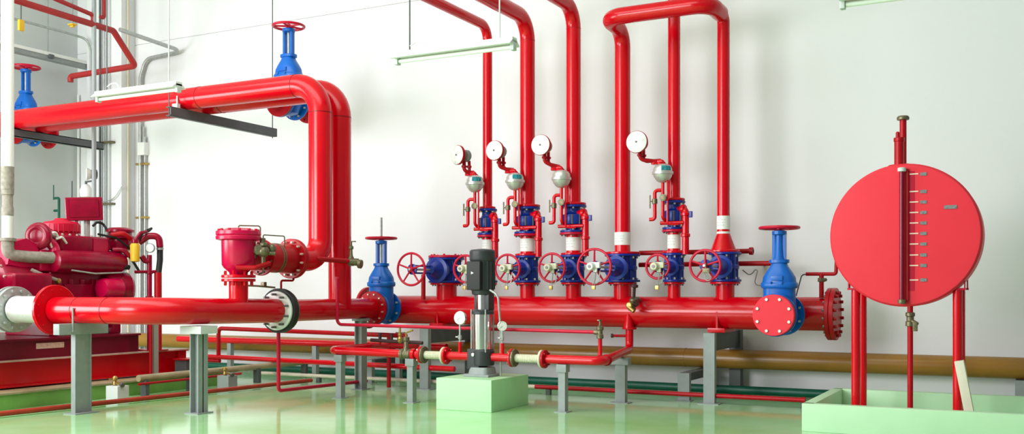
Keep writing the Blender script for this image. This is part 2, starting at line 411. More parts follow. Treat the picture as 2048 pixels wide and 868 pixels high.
gate_valve((XB + 0.02, 11.97, ZB), 0.33, 0.24, 1.01, 0.235, 1.0, 'blue gate valve with tall bare stem at the left end of the header', 0.30)
gvr = gate_valve((-2.66, 11.86, ZM), 0.48, 0.25, 1.02, 0.24, 1.0, 'blue gate valve near the red tank closed by a round red blind flange', 0.03, cover=True)
# the red blind flange bolted onto the right gate valve
bfl = MB().disc((-2.66, 11.545, ZM), (0, 1, 0), 0.238, 0.07, 56).build('blind_flange', TANKR, gvr)
bolts(bfl, (-2.66, 11.547, ZM), (0, -1, 0), 0.195, 8, 0.02, 0.018, BOLT)

# ================================================================= RELIEF VALVE ON THE TEE
rx, ry = XB, 9.06
rel = thing('relief_valve', 'magenta round-bodied pressure relief valve standing on the front red pipe', 'valve', (rx, ry, ZB + RB))
MB().cyl((rx, ry, ZB), (rx, ry, 1.50), 0.112, seg=36).build('inlet_neck', RED, rel)
fl = flange(rel, (rx, ry, 1.50), (0, 0, 1), 0.20, 0.035, RED, 8, RED, 0.016, 'inlet_flange', bt=0.05)
fl2 = flange(rel, (rx, ry, 1.545), (0, 0, 1), 0.20, 0.035, RED, 0, name='inlet_flange')
bolts(fl2, (rx, ry, 1.578), (0, 0, 1), 0.165, 8, 0.016, 0.05, RED)
MB().rev([(0.10, 0), (0.11, 0.05), (0.17, 0.10), (0.195, 0.14), (0.20, 0.42), (0.20, 0.46)], (rx, ry, 1.56), (0, 0, 1), 40).build('body', MAG, rel, 50)
cv = MB().rev([(0.2, 0), (0.262, 0.015), (0.265, 0.05), (0.255, 0.062), (0.265, 0.075), (0.262, 0.115), (0.2, 0.13), (0.17, 0.14), (0.14, 0.15), (0.02, 0.155)], (rx, ry, 1.985), (0, 0, 1), 44).build('cover', MAG, rel)
bolts(cv, (rx, ry, 2.10), (0, 0, 1), 0.225, 12, 0.018, 0.028, WHEEL)
MB().tube([(rx, ry, 2.13), (rx + 0.0, ry, 2.17), (rx + 0.16, ry + 0.2, 2.17), (rx + 0.16, ry + 0.2, 1.95)], 0.008, 0.03, 8).build('copper_line', BRONZE, rel)
MB().cyl((rx, ry + 0.12, 1.80), (rx, ry + 0.62, 1.80), 0.155, seg=36).build('outlet_neck', DRED, rel)
MB().tube([(rx + 0.12, ry - 0.17, 1.66), (rx + 0.3, ry - 0.04, 1.66), (rx + 0.3, ry + 0.2, 1.72)], 0.03, 0.05, 10).build('pilot_loop', DRED, rel)
# pilot valve cluster on the near side
pv = MB()
cx, cy, cz = rx + 0.24, ry + 0.16, 1.86
pv.ell((cx, cy, cz), 0.075, 0.075, 0.07).ell((cx + 0.03, cy + 0.12, cz + 0.04), 0.05, 0.05, 0.06).rev([(0.02, 0), (0.06, 0.01), (0.06, 0.035), (0.02, 0.045)], (cx - 0.03, cy - 0.05, cz + 0.02), (0.6, -0.8, 0), 10).cyl((cx, cy, cz - 0.14), (cx, cy, cz + 0.16), 0.028, seg=12).cyl((cx - 0.10, cy - 0.08, cz - 0.02), (cx + 0.08, cy + 0.12, cz - 0.02), 0.024, seg=10)
pv.rev([(0.03, 0), (0.055, 0.01), (0.055, 0.04), (0.03, 0.05)], (cx, cy, cz + 0.06), (0, 0, 1), 8)
pv.rev([(0.02, 0), (0.038, 0.01), (0.038, 0.05), (0.02, 0.06)], (cx - 0.09, cy - 0.07, cz - 0.08), (0, 0, 1), 8)
pv.build('pilot_valve', BRONZE, rel)
MB().tube([(cx, cy, cz + 0.15), (cx, cy, cz + 0.2), (cx + 0.02, cy + 0.36, cz + 0.2), (cx + 0.02, cy + 0.36, cz + 0.06)], 0.007, 0.02, 8).build('copper_line', BRONZE, rel)
MB().tube([(cx, cy, cz - 0.13), (cx - 0.02, cy + 0.02, cz - 0.25), (cx - 0.12, cy + 0.06, cz - 0.27)], 0.01, 0.04, 8).build('drain_tube', BRONZE, rel)
fl = flange(rel, (rx, ry + 0.38, 1.80), (0, 1, 0), 0.225, 0.03, DRED, 12, DBOLT, 0.013, 'outlet_flange', bt=0.02)
MB().cyl((rx, ry + 0.40, 1.80), (rx, ry + 0.94, 1.80), 0.182, seg=40).build('outlet_body', DRED, rel)
for q in (0.60, 0.64): MB().ringplate((rx, ry + q, 1.80), (0, 1, 0), 0.186, 0.1, 0.022, 40).build('steel_band', BRONZE, rel)
fl = flange(rel, (rx, ry + 0.93, 1.80), (0, 1, 0), 0.255, 0.035, DRED, 0, name='outlet_flange')
bolts(fl, (rx, ry + 0.935, 1.80), (0, -1, 0), 0.212, 12, 0.015, 0.05, BOLT)

# ================================================================= OVERHEAD PIPES AND THEIR RISERS
Y1, Y2, ZO, RO = 10.60, 11.02, 4.15, 0.155
a1 = thing('overhead_pipe', 'front red overhead pipe bending down to the magenta relief valve', 'pipe', (XB, Y1, ZO))
MB().tube([(-17.5 + 1.2, Y1, ZO), (XB, Y1, ZO), (XB, Y1, 1.80), (XB, 10.02, 1.80)], RO, 0.40, 48).build('bent_run', RED, a1)
fl = flange(a1, (XB, ry + 0.968, 1.80), (0, 1, 0), 0.255, 0.035, DRED, 0, name='outlet_flange')
a2 = thing('overhead_pipe', 'rear red overhead pipe dropping straight into the discharge pipe', 'pipe', (XB, Y2, ZO))
MB().tube([(-17.5 + 1.2, Y2, ZO), (XB, Y2, ZO), (XB, Y2, ZB)], RO, 0.40, 48).build('bent_run', RED, a2)
for t, y in ((a1, Y1), (a2, Y2)):
    for a, b in (((XB - 0.40, y, ZO), (1, 0, 0)), ((XB, y, ZO - 0.40), (0, 0, 1)), ((-10.55, y, ZO), (1, 0, 0))):
        MB().ringplate(a, b, RO + 0.003, RO - 0.01, 0.009, 48).build('weld_seam', SEAM, t)

tvp = thing('test_valve', 'bronze test valve on a red arm reaching past the two big left risers', 'valve', (XB + 0.2, Y1 + 0.4, 1.8))
ta, tb_v = onX(640, 518, XB + 0.17), onX(702, 523, XB + 0.27)
MB().tube([ta + Vector((-0.12, -0.02, 0.03)), ta, tb_v], 0.034, 0.06, 14).build('arm_pipe', DRED, tvp)
tvb = MB().cyl(tb_v + Vector((-0.02, -0.03, 0)), tb_v + Vector((0.09, 0.05, -0.01)), 0.05, seg=16).rev([(0.03, 0), (0.06, 0.01), (0.06, 0.05), (0.03, 0.06)], tb_v + Vector((0.08, 0.05, -0.03)), (1, 0.2, -0.15), 12)
tvb.rev([(0.04, -0.06), (0.045, 0.04), (0.025, 0.08), (0.02, 0.16), (0.034, 0.17), (0.034, 0.20), (0.016, 0.22), (0.016, 0.27)], tb_v, (0, 0, 1), 12).box(tb_v + Vector((-0.015, -0.015, 0.26)), tb_v + Vector((0.07, 0.02, 0.275)), 0.004)
tvb.build('valve_body', BRONZE, tvp)
ov = []
for xx, lab in ((-9.93, 'blue gate valve up beside the bend of the overhead pipes'), (-15.9, 'blue gate valve high on the left, partly behind the white exhaust pipe')):
    yv = 11.75
    g = gate_valve((xx, yv, 4.22), 0.36, 0.25, 1.14, 0.25, 1.1, lab, 0.02)
    f = flange(g, (xx, yv - 0.225, 4.22), (0, 1, 0), 0.25, 0.042, DRED, 0, name='counter_flange')
    MB().cyl((xx, 11.1, 4.2), (xx, yv - 0.2, 4.22), 0.13).build('inlet_neck', RED, g)
    MB().cyl((xx, yv + 0.18, 4.22), (xx, yv + 0.45, 4.22), 0.13).build('outlet_neck', RED, g)
    f = flange(g, (xx, yv + 0.45, 4.22), (0, 1, 0), 0.25, 0.04, DRED, 8, DRED, 0.016, name='end_flange')

def bracket(x, y0, y1, label):
    t = thing('pipe_hanger', label, 'bracket', (x, y0, ZO - RO), 'trapeze hangers under the overhead pipes')
    zt = ZO - RO - 0.002
    MB().box((x - 0.05, y0, zt - 0.012), (x + 0.05, y1, zt)).box((x + 0.03, y0, zt - 0.13), (x + 0.05, y1, zt)).box((x - 0.05, y0, zt - 0.13), (x + 0.05, y1, zt - 0.118)).build('channel', DGREY, t)
    for y in (y0 + 0.03, y1 - 0.03):
        MB().cyl((x - 0.02, y, zt - 0.15), (x - 0.02, y, CEIL), 0.008, seg=8).build('hanger_rod', DGREY, t)
    MB().tube([(x, Y1 - RO - 0.012, zt), (x, Y1 - RO - 0.012, ZO + 0.02)], 0.012).box((x - 0.05, Y1 - RO - 0.06, zt), (x + 0.05, Y1 - RO - 0.005, zt + 0.06)).build('clamp', LGREY, t)
bracket(-10.85, 10.27, 12.5, 'dark steel hanger channel under the overhead pipes, right of the pale lamp')
bracket(-14.55, 10.40, 12.25, 'dark steel hanger channel at far left under the overhead pipes')

# ================================================================= RISER VALVES (stem towards the viewer)
def riser_valve(i, Rf, rb, Ls, RW, label, blind=False, tamper=True, h=0.37):
    x = valX[i]; z0 = 1.505
    t = thing('riser_valve', label, 'valve', (x, YM, z0), 'gate valves in a row on the header pipe')
    b = MB().cyl((x, YM, z0 + 0.02), (x, YM, z0 + h - 0.02), rb, seg=32)
    for k in range(12):                                # cast ribs
        a = 2 * PI * k / 12; c, s_ = math.cos(a), math.sin(a)
        b.cyl((x + c * rb * 0.98, YM + s_ * rb * 0.98, z0 + 0.03), (x + c * rb * 0.98, YM + s_ * rb * 0.98, z0 + h - 0.03), rb * 0.12, seg=8)
    b.rev([(rb * 1.0, 0), (rb * 1.14, 0.02), (rb * 1.14, 0.06), (rb, 0.08)], (x, YM, z0 + h / 2 - 0.04), (0, 0, 1), 32)
    b.build('body', DBLUE, t)
    for zz, s_ in ((z0, 1), (z0 + h - 0.03, -1)):
        f = MB().disc((x, YM, zz), (0, 0, 1), Rf, 0.03).build('flange', DBLUE, t)
        bolts(f, (x, YM, zz + (0.028 if s_ > 0 else 0.002)), (0, 0, s_), Rf * 0.83, 8, 0.013, 0.03, BOLT)
    zc = z0 + h / 2
    bn = MB().rev([(rb * 0.80, 0), (rb * 0.78, rb * 1.15), (rb * 0.95, rb * 1.2), (rb * 0.95, rb * 1.45), (rb * 0.7, rb * 1.5), (rb * 0.5, rb * 1.8), (rb * 0.36, rb * 2.2), (rb * 0.36, rb * 2.35)], (x, YM, zc), (0, -1, 0), 28)
    bn.build('bonnet', DBLUE, t)
    y1 = YM - rb * 2.2; y2 = YM - Ls + 0.02
    yk = MB()
    for q in (-1, 1): yk.cyl((x, y1, zc + q * 0.05), (x, y2, zc + q * 0.05), 0.014, seg=10)
    yk.rev([(0.03, 0), (0.075, 0.01), (0.075, 0.03), (0.03, 0.04)], (x, y2 + 0.03, zc), (0, -1, 0), 16)
    yk.build('yoke', DBLUE, t)
    MB().cyl((x, y1 + 0.05, zc), (x, YM - Ls - 0.05, zc), 0.016, seg=12).build('stem', GALV, t)
    wheel(t, (x, YM - Ls, zc), (0, -1, 0), RW, 0.0165, WHEEL, 5)
    if tamper:
        yw = YM - Ls
        m = MB().rev([(0.02, 0), (0.048, 0.005), (0.05, 0.02), (0.05, 0.12), (0.042, 0.135), (0.018, 0.137)], (x, yw - 0.02, zc), (0, -1, 0), 20)
        m.box((x - 0.02, yw - 0.10, zc - 0.02), (x + 0.11, yw - 0.05, zc + 0.055), 0.01).box((x + 0.02, yw - 0.09, zc - 0.07), (x + 0.07, yw - 0.06, zc), 0.006)
        c = m.build('tamper_cover', CREAM if i != 4 else WHITE, t)
        MB().cyl((x, yw - 0.135, zc), (x, yw - 0.165, zc), 0.018, seg=14).build('cover_plug', DBOLT, c)
        ch = MB().tube([(x + 0.05, yw - 0.07, zc - 0.06), (x + 0.035, yw - 0.06, zc - 0.17), (x + 0.015, yw - 0.05, zc - 0.215), (x + 0.075, yw - 0.04, zc - 0.20), (x + 0.09, yw - 0.03, zc - 0.05)], 0.007, 0.05, 6)
        ch.build('chain', GALV, t)
        pl = MB().box((x - 0.012, yw - 0.065, zc - 0.285), (x + 0.036, yw - 0.04, zc - 0.235), 0.006).build('padlock', BRASS, t)
        MB().tube([(x - 0.002, yw - 0.052, zc - 0.24), (x - 0.002, yw - 0.052, zc - 0.205), (x + 0.026, yw - 0.052, zc - 0.205), (x + 0.026, yw - 0.052, zc - 0.24)], 0.004, 0.012, 6).build('shackle', GALV, pl)
    if blind:
        f = flange(t, (x, YM, z0 + h + 0.002), (0, 0, 1), Rf, 0.035, WHEEL, 0, name='blind_flange')
        bolts(f, (x, YM, z0 + h + 0.035), (0, 0, 1), Rf * 0.82, 8, 0.015, 0.02, WHEEL)
        MB().tube([(x - 0.27, YM - 0.2, ZM + 0.15), (x - 0.27, YM - 0.2, z0 + 0.12)], 0.032).build('drain_stub', DRED, t)
    return t
riser_valve(0, 0.265, 0.195, 0.93, 0.236, 'large deep blue gate valve capped by a red blind flange, leftmost of its row', blind=True, tamper=False, h=0.36)
riser_valve(1, 0.145, 0.105, 0.62, 0.20, 'blue gate valve half hidden behind the black pump motor')
riser_valve(2, 0.185, 0.135, 0.60, 0.20, 'blue gate valve just right of the black pump motor')
riser_valve(3, 0.185, 0.135, 0.69, 0.20, 'blue gate valve under the third silver alarm chamber, left of the white-capped wheel')
riser_valve(4, 0.235, 0.17, 0.96, 0.236, 'large blue gate valve with white capped wheel below the plain thick riser')
riser_valve(5, 0.155, 0.115, 0.64, 0.163, 'small blue gate valve with the smallest red wheel of the row')
riser_valve(6, 0.205, 0.155, 0.86, 0.20, 'blue gate valve below the red conical reducer, rightmost of its row', tamper=False)
# open switch box hanging on the spokes of the last wheel
sb = thing('tamper_switch', 'small open metal switch and chain hanging on the rightmost red wheel', 'switch', (valX[6] + 0.03, 11.55, 1.62))
MB().box((valX[6] - 0.02, 11.535, 1.60), (valX[6] + 0.07, 11.565, 1.66), 0.008).cyl((valX[6] + 0.02, 11.55, 1.66), (valX[6] + 0.02, 11.55, 1.72), 0.008, seg=8).build('switch_body', BRONZE, sb)
MB().tube([(valX[6] + 0.05, 11.54, 1.61), (valX[6] + 0.1, 11.535, 1.53), (valX[6] + 0.03, 11.535, 1.50), (valX[6] + 0.0, 11.54, 1.60)], 0.006, 0.03, 6).build('chain', GALV, sb)

# ================================================================= RISER PIPES
ZT = 1.505 + 0.37
def ring(t, x, z, r, m=RED, h=0.03, n=8): return flange(t, (x, YM, z), (0, 0, 1), r, h, m, n, DBOLT, 0.012, 'flange', bt=0.018)
def band(t, x, z0, z1, r):
    f = MB().cyl((x, YM, z0), (x, YM, z1), r + 0.004, seg=36).build('white_band', WHITE, t)
    # faint rows of small illegible stencilling on the band
    mb = MB()
    for q in range(3):
        zz = z0 + (z1 - z0) * (0.3 + 0.2 * q); rr = r + 0.0055
        ringp = [[Vector((x + math.sin(a) * rr, YM - math.cos(a) * rr, zz + dz)) for dz in (-0.006, 0.006)] for a in [(-0.75 + 1.3 * k / 12) for k in range(13)]]
        for k in range(0, 12, 1):
            if (k + q) % 4 == 3: continue
            A, B = ringp[k], ringp[k + 1]
            mb.add([A[0], B[0], B[1], A[1]], [[0, 1, 2, 3]])
    mb.build('stencil_mark', LGREY, f)
ZR = [None, 5.15, 5.18, 5.25]
rise_lab = {1: 'thin red riser pipe behind the hanging lamp, bending towards the ceiling', 2: 'thick red riser pipe bending overhead just right of the hanging lamp', 3: 'red riser pipe above the third alarm chamber, bending at the very top'}
for i, r in ((1, 0.068), (2, 0.104), (3, 0.100)):
    x = valX[i]
    t = thing('riser_pipe', rise_lab[i], 'pipe', (x, YM, ZT + 0.68))
    MB().tube([(x, YM, ZT + 0.70), (x, YM, ZR[i]), (x, 6.2, ZR[i])], r, r * 3.0, 36).build('bent_run', RED, t)
    ring(t, x, ZT + 0.68, r * 1.72)
    MB().ringplate((x, YM, ZR[i] - r * 3), (0, 0, 1), r + 0.002, r - 0.01, 0.008, 36).build('weld_seam', DRED, t)
    for y in (9.0, 6.4): MB().cyl((x, y, ZR[i] + r), (x, y, CEIL), 0.01, seg=8).build('hanger_rod', GALV, t)
# plain riser, cross-over header and the right-hand riser: one welded run
x5, x6, x7 = valX[4], valX[5], valX[6] - 0.02
YC, ZC = 11.85, 4.87
t = thing('crossover_pipe', 'red crossover pipe joining the plain thick riser to the slim riser at right', 'pipe', (x5, YM, ZT))
MB().tube([(x5, YM, ZT + 0.03), (x5, YM, ZC - 0.03), (x5, YC, ZC), (x7, YC, ZC), (x7, YM - 0.16, ZC - 0.005)], 0.104, 0.23, 40).build('bent_run', RED, t)
MB().tube([(x7, YM - 0.20, ZC - 0.005), (x7, YM, ZC - 0.01), (x7, YM, 2.12)], 0.079, 0.13, 36).build('slim_riser', RED, t)
ring(t, x5, ZT, 0.235)
band(t, x5, ZT + 0.12, ZT + 0.29, 0.104)
MB().rev([(0.155, 0), (0.155, 0.02), (0.081, 0.22), (0.081, 0.26)], (x7, YM, ZT + 0.02), (0, 0, 1), 36).build('reducer', RED, t)
ring(t, x7, ZT, 0.205)
band(t, x7, ZT + 0.29, ZT + 0.46, 0.080)
MB().cyl((x7, YM, ZT + 0.235), (x7, YM, ZT + 0.262), 0.084, seg=32).build('white_ring', WHITE, t)
t = thing('riser_pipe', 'slim straight red riser passing up behind the crossover pipe', 'pipe', (x6, YM, ZT + 0.68))
MB().tube([(x6, YM, ZT + 0.70), (x6, YM, CEIL - 0.01)], 0.080, 0.1, 32).build('straight_run', RED, t)
ring(t, x6, ZT + 0.68, 0.14)

# ================================================================= ALARM CHECK VALVES
def alarm_valve(i, s, label, teal=True):
    """alarm check valve between the gate valve and the riser, with trim, drain and retard chamber"""
    x = valX[i]; z = ZT
    t = thing('alarm_valve', label, 'valve', (x, YM, z), 'alarm check valves on the risers')
    rp = 0.100 * s
    MB().cyl((x, YM, z + 0.02), (x, YM, z + 0.30), rp, seg=32).build('spool', RED, t)
    ring(t, x, z, 0.175 * s); band(t, x, z + 0.06, z + 0.24, rp)
    ring(t, x, z + 0.275, 0.19 * s, WHEEL)
    f = MB().disc((x, YM, z + 0.306), (0, 0, 1), 0.185 * s, 0.03).build('flange', DBLUE, t)
    bolts(f, (x, YM, z + 0.334), (0, 0, 1), 0.15 * s, 8, 0.013, 0.02, BOLT)
    MB().rev([(0.11 * s, 0), (0.105 * s, 0.05), (0.125 * s, 0.075), (0.165 * s, 0.085), (0.17 * s, 0.10), (0.17 * s, 0.20), (0.165 * s, 0.215), (0.125 * s, 0.225), (0.105 * s, 0.25), (0.10 * s, 0.29), (0.11 * s, 0.31)], (x, YM, z + 0.33), (0, 0, 1), 36).build('body', DBLUE, t, 40)
    bd_ = MB()
    for q in range(10):
        a = 2 * PI * q / 10; bd_.rev([(0.012, 0), (0.012, 0.13)], (x + 0.168 * s * math.cos(a), YM + 0.168 * s * math.sin(a), z + 0.415), (0, 0, 1), 8)
    bd_.build('bolt_ring', DBOLT, t)
    MB().tube([(x - 0.13 * s - 0.02, YM - 0.17, z + 0.385), (x + 0.19 * s + 0.02, YM - 0.14, z + 0.385)], 0.024, seg=12).build('cross_pipe', RED, t)
    f = MB().disc((x, YM, z + 0.645), (0, 0, 1), 0.178 * s, 0.033).build('flange', DBLUE, t)
    bolts(f, (x, YM, z + 0.647), (0, 0, -1), 0.148 * s, 8, 0.013, 0.02, BOLT)
    # side drain: elbow over the right shoulder, then down
    dx = 0.19 * s + 0.03; dy = -0.10
    MB().tube([(x + 0.08, YM - 0.03, z + 0.56), (x + dx, YM + dy, z + 0.56), (x + dx, YM + dy, z - 0.02)], 0.046, 0.07, 20).build('drain_pipe', RED, t)
    for q in (0.47, 0.20): MB().rev([(0.05, 0), (0.06, 0.008), (0.06, 0.04), (0.05, 0.048)], (x + dx, YM + dy, z + q), (0, 0, 1), 18).build('coupling', RED, t)
    MB().rev([(0.05, 0), (0.06, 0.01), (0.06, 0.05), (0.045, 0.06)], (x + dx - 0.06, YM + dy * 0.8, z + 0.56), (1, -0.25, 0), 18).build('coupling', RED, t)
    MB().box((x + dx + 0.045, YM + dy - 0.02, z + 0.45), (x + dx + 0.09, YM + dy + 0.02, z + 0.53), 0.008).build('drain_valve', DBLUE, t)
    # retard chamber on its pipe, nearer the viewer and to the left
    qx, qy, qz = x - 0.07, YM - 0.24, z + 1.02
    rc = MB().rev([(0.02, -0.125), (0.05, -0.12), (0.08, -0.10), (0.112, -0.055), (0.122, -0.022), (0.135, -0.018), (0.135, 0.014), (0.122, 0.018), (0.120, 0.055), (0.10, 0.09), (0.06, 0.112), (0.02, 0.118)], (qx, qy, qz), (0, 0, 1), 36).build('retard_chamber', CHROME, t, 30)
    if teal:
        g = []
        for rr, hh in ((0.1235, 0.024), (0.1215, 0.056), (0.107, 0.082)):
            g.append([Vector((qx + math.cos(a) * rr, qy + math.sin(a) * rr, qz + hh)) for a in [(-1.4 + 1.15 * k / 8) for k in range(9)]])
        mb = MB(); n = 9
        for j in range(2):
            for k in range(8): mb.add([g[j][k], g[j][k + 1], g[j + 1][k + 1], g[j + 1][k]], [[0, 1, 2, 3]])
        st = mb.build('sticker', TEAL, rc)
        md = st.modifiers.new('thick', 'SOLIDIFY'); md.thickness = 0.003; md.offset = 1
    MB().tube([(qx, qy, qz - 0.09), (qx, qy, z + 0.44), (x - 0.05, YM - 0.1, z + 0.40)], 0.022, 0.05, 12).build('trim_pipe', RED, t)
    MB().tube([(qx + 0.07, qy - 0.02, qz - 0.08), (qx + 0.07, qy - 0.02, z + 0.36), (x + 0.13, YM - 0.22, z + 0.36)], 0.012, 0.04, 10).build('trim_pipe', RED, t)
    MB().tube([(qx - 0.015, qy, z + 0.80), (qx - 0.10, qy - 0.02, z + 0.80), (qx - 0.10, qy - 0.02, z + 0.43), (qx - 0.17, qy - 0.02, z + 0.43)], 0.024, 0.05, 12).build('trim_pipe', RED, t)
    tv = MB().rev([(0.015, 0), (0.034, 0.01), (0.034, 0.07), (0.015, 0.08)], (qx - 0.10, qy - 0.02, z + 0.62), (0, 0, 1), 12)
    tv.box((qx - 0.165, qy - 0.05, z + 0.57), (qx - 0.15, qy - 0.03, z + 0.74), 0.004).cyl((qx - 0.16, qy - 0.04, z + 0.66), (qx - 0.10, qy - 0.03, z + 0.66), 0.008, seg=8)
    tv.build('lever_valve', BRONZE, t)
    MB().rev([(0.012, 0), (0.045, 0.004), (0.045, 0.02), (0.03, 0.024)], (qx + 0.02, qy - 0.035, z + 0.70), (0, -1, 0), 20).build('small_gauge', BRONZE, t)
    # pipework on top of the chamber leading to the gong
    MB().tube([(qx, qy, qz + 0.09), (qx, qy, qz + 0.15), (qx - 0.09, qy, qz + 0.15)], 0.028, 0.05, 12).rev([(0.02, 0), (0.045, 0.005), (0.045, 0.05), (0.02, 0.055)], (qx - 0.03, qy, qz + 0.09), (0, 0, 1), 10).rev([(0.02, 0), (0.045, 0.005), (0.045, 0.06), (0.02, 0.065)], (qx - 0.11, qy, qz + 0.11), (0, 0, 1), 10).build('top_fitting', RED, t)
    MB().tube([(qx + 0.02, qy, qz + 0.13), (x - rp * 0.4, YM - rp * 0.7, qz + 0.05)], 0.013, seg=10).build('trim_pipe', DRED, t)
    return (qx - 0.09, qy, qz + 0.15)
def gong(i, base, c, R, label, turn=0.0):
    """water-driven alarm gong: round dish with red rim, motor behind, two supply pipes below"""
    t = thing('alarm_gong', label, 'alarm gong', c, 'white-faced alarm gongs above the alarm valves')
    n = Vector((-math.sin(turn), -math.cos(turn), 0)); s_ = Vector((-n.y, n.x, 0)); c = Vector(c)
    MB().rev([(R * 0.55, -0.05), (R * 0.99, -0.02), (R, 0.0), (R, 0.012), (R * 0.96, 0.018)], c, n, 44).build('gong_rim', DRED, t)
    fc = MB().rev([(R * 0.955, 0.012), (R * 0.955, 0.02), (R * 0.90, 0.024), (R * 0.5, 0.03), (0.02, 0.032)], c, n, 44).build('face', GFACE, t)
    MB().rev([(0.012, 0), (0.012, 0.01), (0.006, 0.014)], c + n * 0.03, n, 10).build('centre_screw', DBOLT, fc)
    b = c - n * 0.05
    MB().rev([(0.03, 0), (0.03, 0.06), (R * 0.55, 0.065), (R * 0.62, 0.08), (R * 0.62, 0.12), (R * 0.5, 0.14), (0.02, 0.145)], b, -n, 28).build('water_motor', GREY, t)
    m0 = b - n * 0.06
    B = Vector(base)
    k = (m0 + Vector((0, 0, -R * 0.5)))
    MB().tube([k + s_ * 0.0, k + Vector((0, 0, -0.14)), B + Vector((0.02, 0.0, 0.0))], 0.026, 0.06, 12).rev([(0.026, 0), (0.038, 0.004), (0.038, 0.03), (0.026, 0.034)], k + Vector((0, 0, -0.10)), (0, 0, 1), 10).build('supply_pipe', DRED, t)
    MB().tube([k - n * 0.075 + s_ * 0.02, k - n * 0.075 + Vector((0.02, 0, -0.16)), B + Vector((0.05, 0.04, 0.02))], 0.022, 0.05, 12).rev([(0.022, 0), (0.036, 0.004), (0.036, 0.03), (0.022, 0.034)], k - n * 0.075 + s_ * 0.02 + Vector((0, 0, -0.10)), (0, 0, 1), 10).build('supply_pipe', DRED, t)
b2 = alarm_valve(1, 0.78, 'slim blue alarm check valve with silver chamber above the black pump motor')
b3 = alarm_valve(2, 1.0, 'blue alarm check valve with teal-stickered silver chamber, second from the pump motor')
b4 = alarm_valve(3, 1.0, 'blue alarm check valve with plain silver chamber, left of the plain thick riser', teal=False)
b6 = alarm_valve(5, 0.82, 'blue alarm check valve with teal-stickered chamber, right of the plain thick riser')
gong(1, b2, onY(916, 310, 12.02), 0.137, 'alarm gong with dull face turned left, leftmost of the four', 0.35)
gong(2, b3, onY(990, 301, 12.0), 0.137, 'white-faced alarm gong in front of the thin riser', 0.06)
gong(3, b4, onY(1082, 290, 12.0), 0.140, 'white-faced alarm gong overlapping the thick riser second from the lamp')
gong(5, b6, onY(1274, 284, 12.0), 0.143, 'white-faced alarm gong beside the plain thick riser, rightmost of the four')

# drain headers on the wall behind the riser valves
for z, xa, xb, lab in ((1.90, -4.75, -3.20, 'upper red drain pipe behind the two rightmost riser valves'), (1.74, -4.75, -2.85, 'lower dark red drain pipe running to the right blue gate valve')):
    t = thing('drain_pipe', lab, 'pipe', ((xa + xb) / 2, 12.80, z))
    MB().cyl((xa, 12.80, z), (xb, 12.80, z), 0.032).build('straight_run', DRED, t)
    MB().rev([(0.03, 0), (0.05, 0.005), (0.05, 0.05), (0.03, 0.055)], (xb, 12.80, z), (-1, 0, 0), 18).build('end_cap', DRED, t)
    for x in (xa + 0.25, xb - 0.35):
        MB().box((x - 0.02, 12.80, z - 0.02), (x + 0.02, WALL_Y + 0.01, z + 0.02)).build('wall_bracket', GREY, t)

# ================================================================= SMALL VERTICAL PUMP ON ITS GREEN BLOCK
PX, PY, ZP, BH = -5.86, 10.44, 0.60, 0.37
tag(MB().box((-6.23, 9.99, 0), (-5.49, 10.93, BH), 0.008).build('pump_plinth', BLOCKG), 'pale green concrete block carrying the small vertical pump', 'plinth')
pu = thing('jockey_pump', 'slim vertical pump with black motor and polished steel column on the green block', 'pump', (PX, PY, BH))
MB().box((PX - 0.17, PY - 0.16, BH), (PX + 0.17, PY + 0.16, BH + 0.03), 0.008).oval([(0.028, 0.14, 0.14), (0.06, 0.135, 0.135), (0.11, 0.125, 0.125)], (PX, PY, BH), 24, 5).build('foot', GREY, pu)
MB().box((PX - 0.145, PY - 0.12, BH + 0.085), (PX + 0.02, PY + 0.10, ZP + 0.10), 0.012).rev([(0.06, 0), (0.13, 0.0), (0.135, 0.02), (0.135, 0.17), (0.12, 0.19)], (PX + 0.01, PY, ZP - 0.10), (0, 0, 1), 30).build('base_casting', MOTOR, pu)
MB().rev([(0.02, 0), (0.022, 0), (0.022, 0.012), (0.01, 0.016)], (PX - 0.06, PY - 0.12, ZP + 0.03), (0, -1, 0), 14).build('drain_plug', STEEL, pu)
MB().rev([(0.115, 0), (0.122, 0.005), (0.122, 0.42), (0.115, 0.425)], (PX, PY, ZP + 0.09), (0, 0, 1), 40).build('sleeve', STEEL, pu)
MB().rev([(0.10, 0), (0.138, 0.004), (0.138, 0.035), (0.11, 0.055), (0.09, 0.06)], (PX, PY, ZP + 0.51), (0, 0, 1), 36).build('pump_head', MOTOR, pu)
for q in range(4):
    a = PI / 4 + q * PI / 2
    MB().cyl((PX + 0.137 * math.cos(a), PY + 0.137 * math.sin(a), ZP + 0.06), (PX + 0.137 * math.cos(a), PY + 0.137 * math.sin(a), ZP + 0.57), 0.009, seg=10).build('tie_rod', GALV, pu)
MB().cyl((PX, PY, ZP + 0.56), (PX, PY, ZP + 0.76), 0.072, seg=30).build('coupling_guard', STEEL, pu)
MB().box((PX + 0.055, PY - 0.05, ZP + 0.56), (PX + 0.115, PY + 0.09, ZP + 0.76), 0.01).build('motor_stool', MOTOR, pu)
MB().box((PX - 0.115, PY + 0.0, ZP + 0.56), (PX - 0.07, PY + 0.09, ZP + 0.76), 0.01).build('motor_stool', MOTOR, pu)
mo = MB().rev([(0.10, 0), (0.125, 0.01), (0.13, 0.05), (0.142, 0.06), (0.142, 0.40), (0.15, 0.41), (0.155, 0.43), (0.155, 0.52), (0.14, 0.54), (0.05, 0.55)], (PX, PY, ZP + 0.74), (0, 0, 1), 40)
for q in range(20):
    a = 2 * PI * q / 20
    mo.cyl((PX + 0.146 * math.cos(a), PY + 0.146 * math.sin(a), ZP + 0.81), (PX + 0.146 * math.cos(a), PY + 0.146 * math.sin(a), ZP + 1.14), 0.008, seg=6)
mo.build('motor', MOTOR, pu)
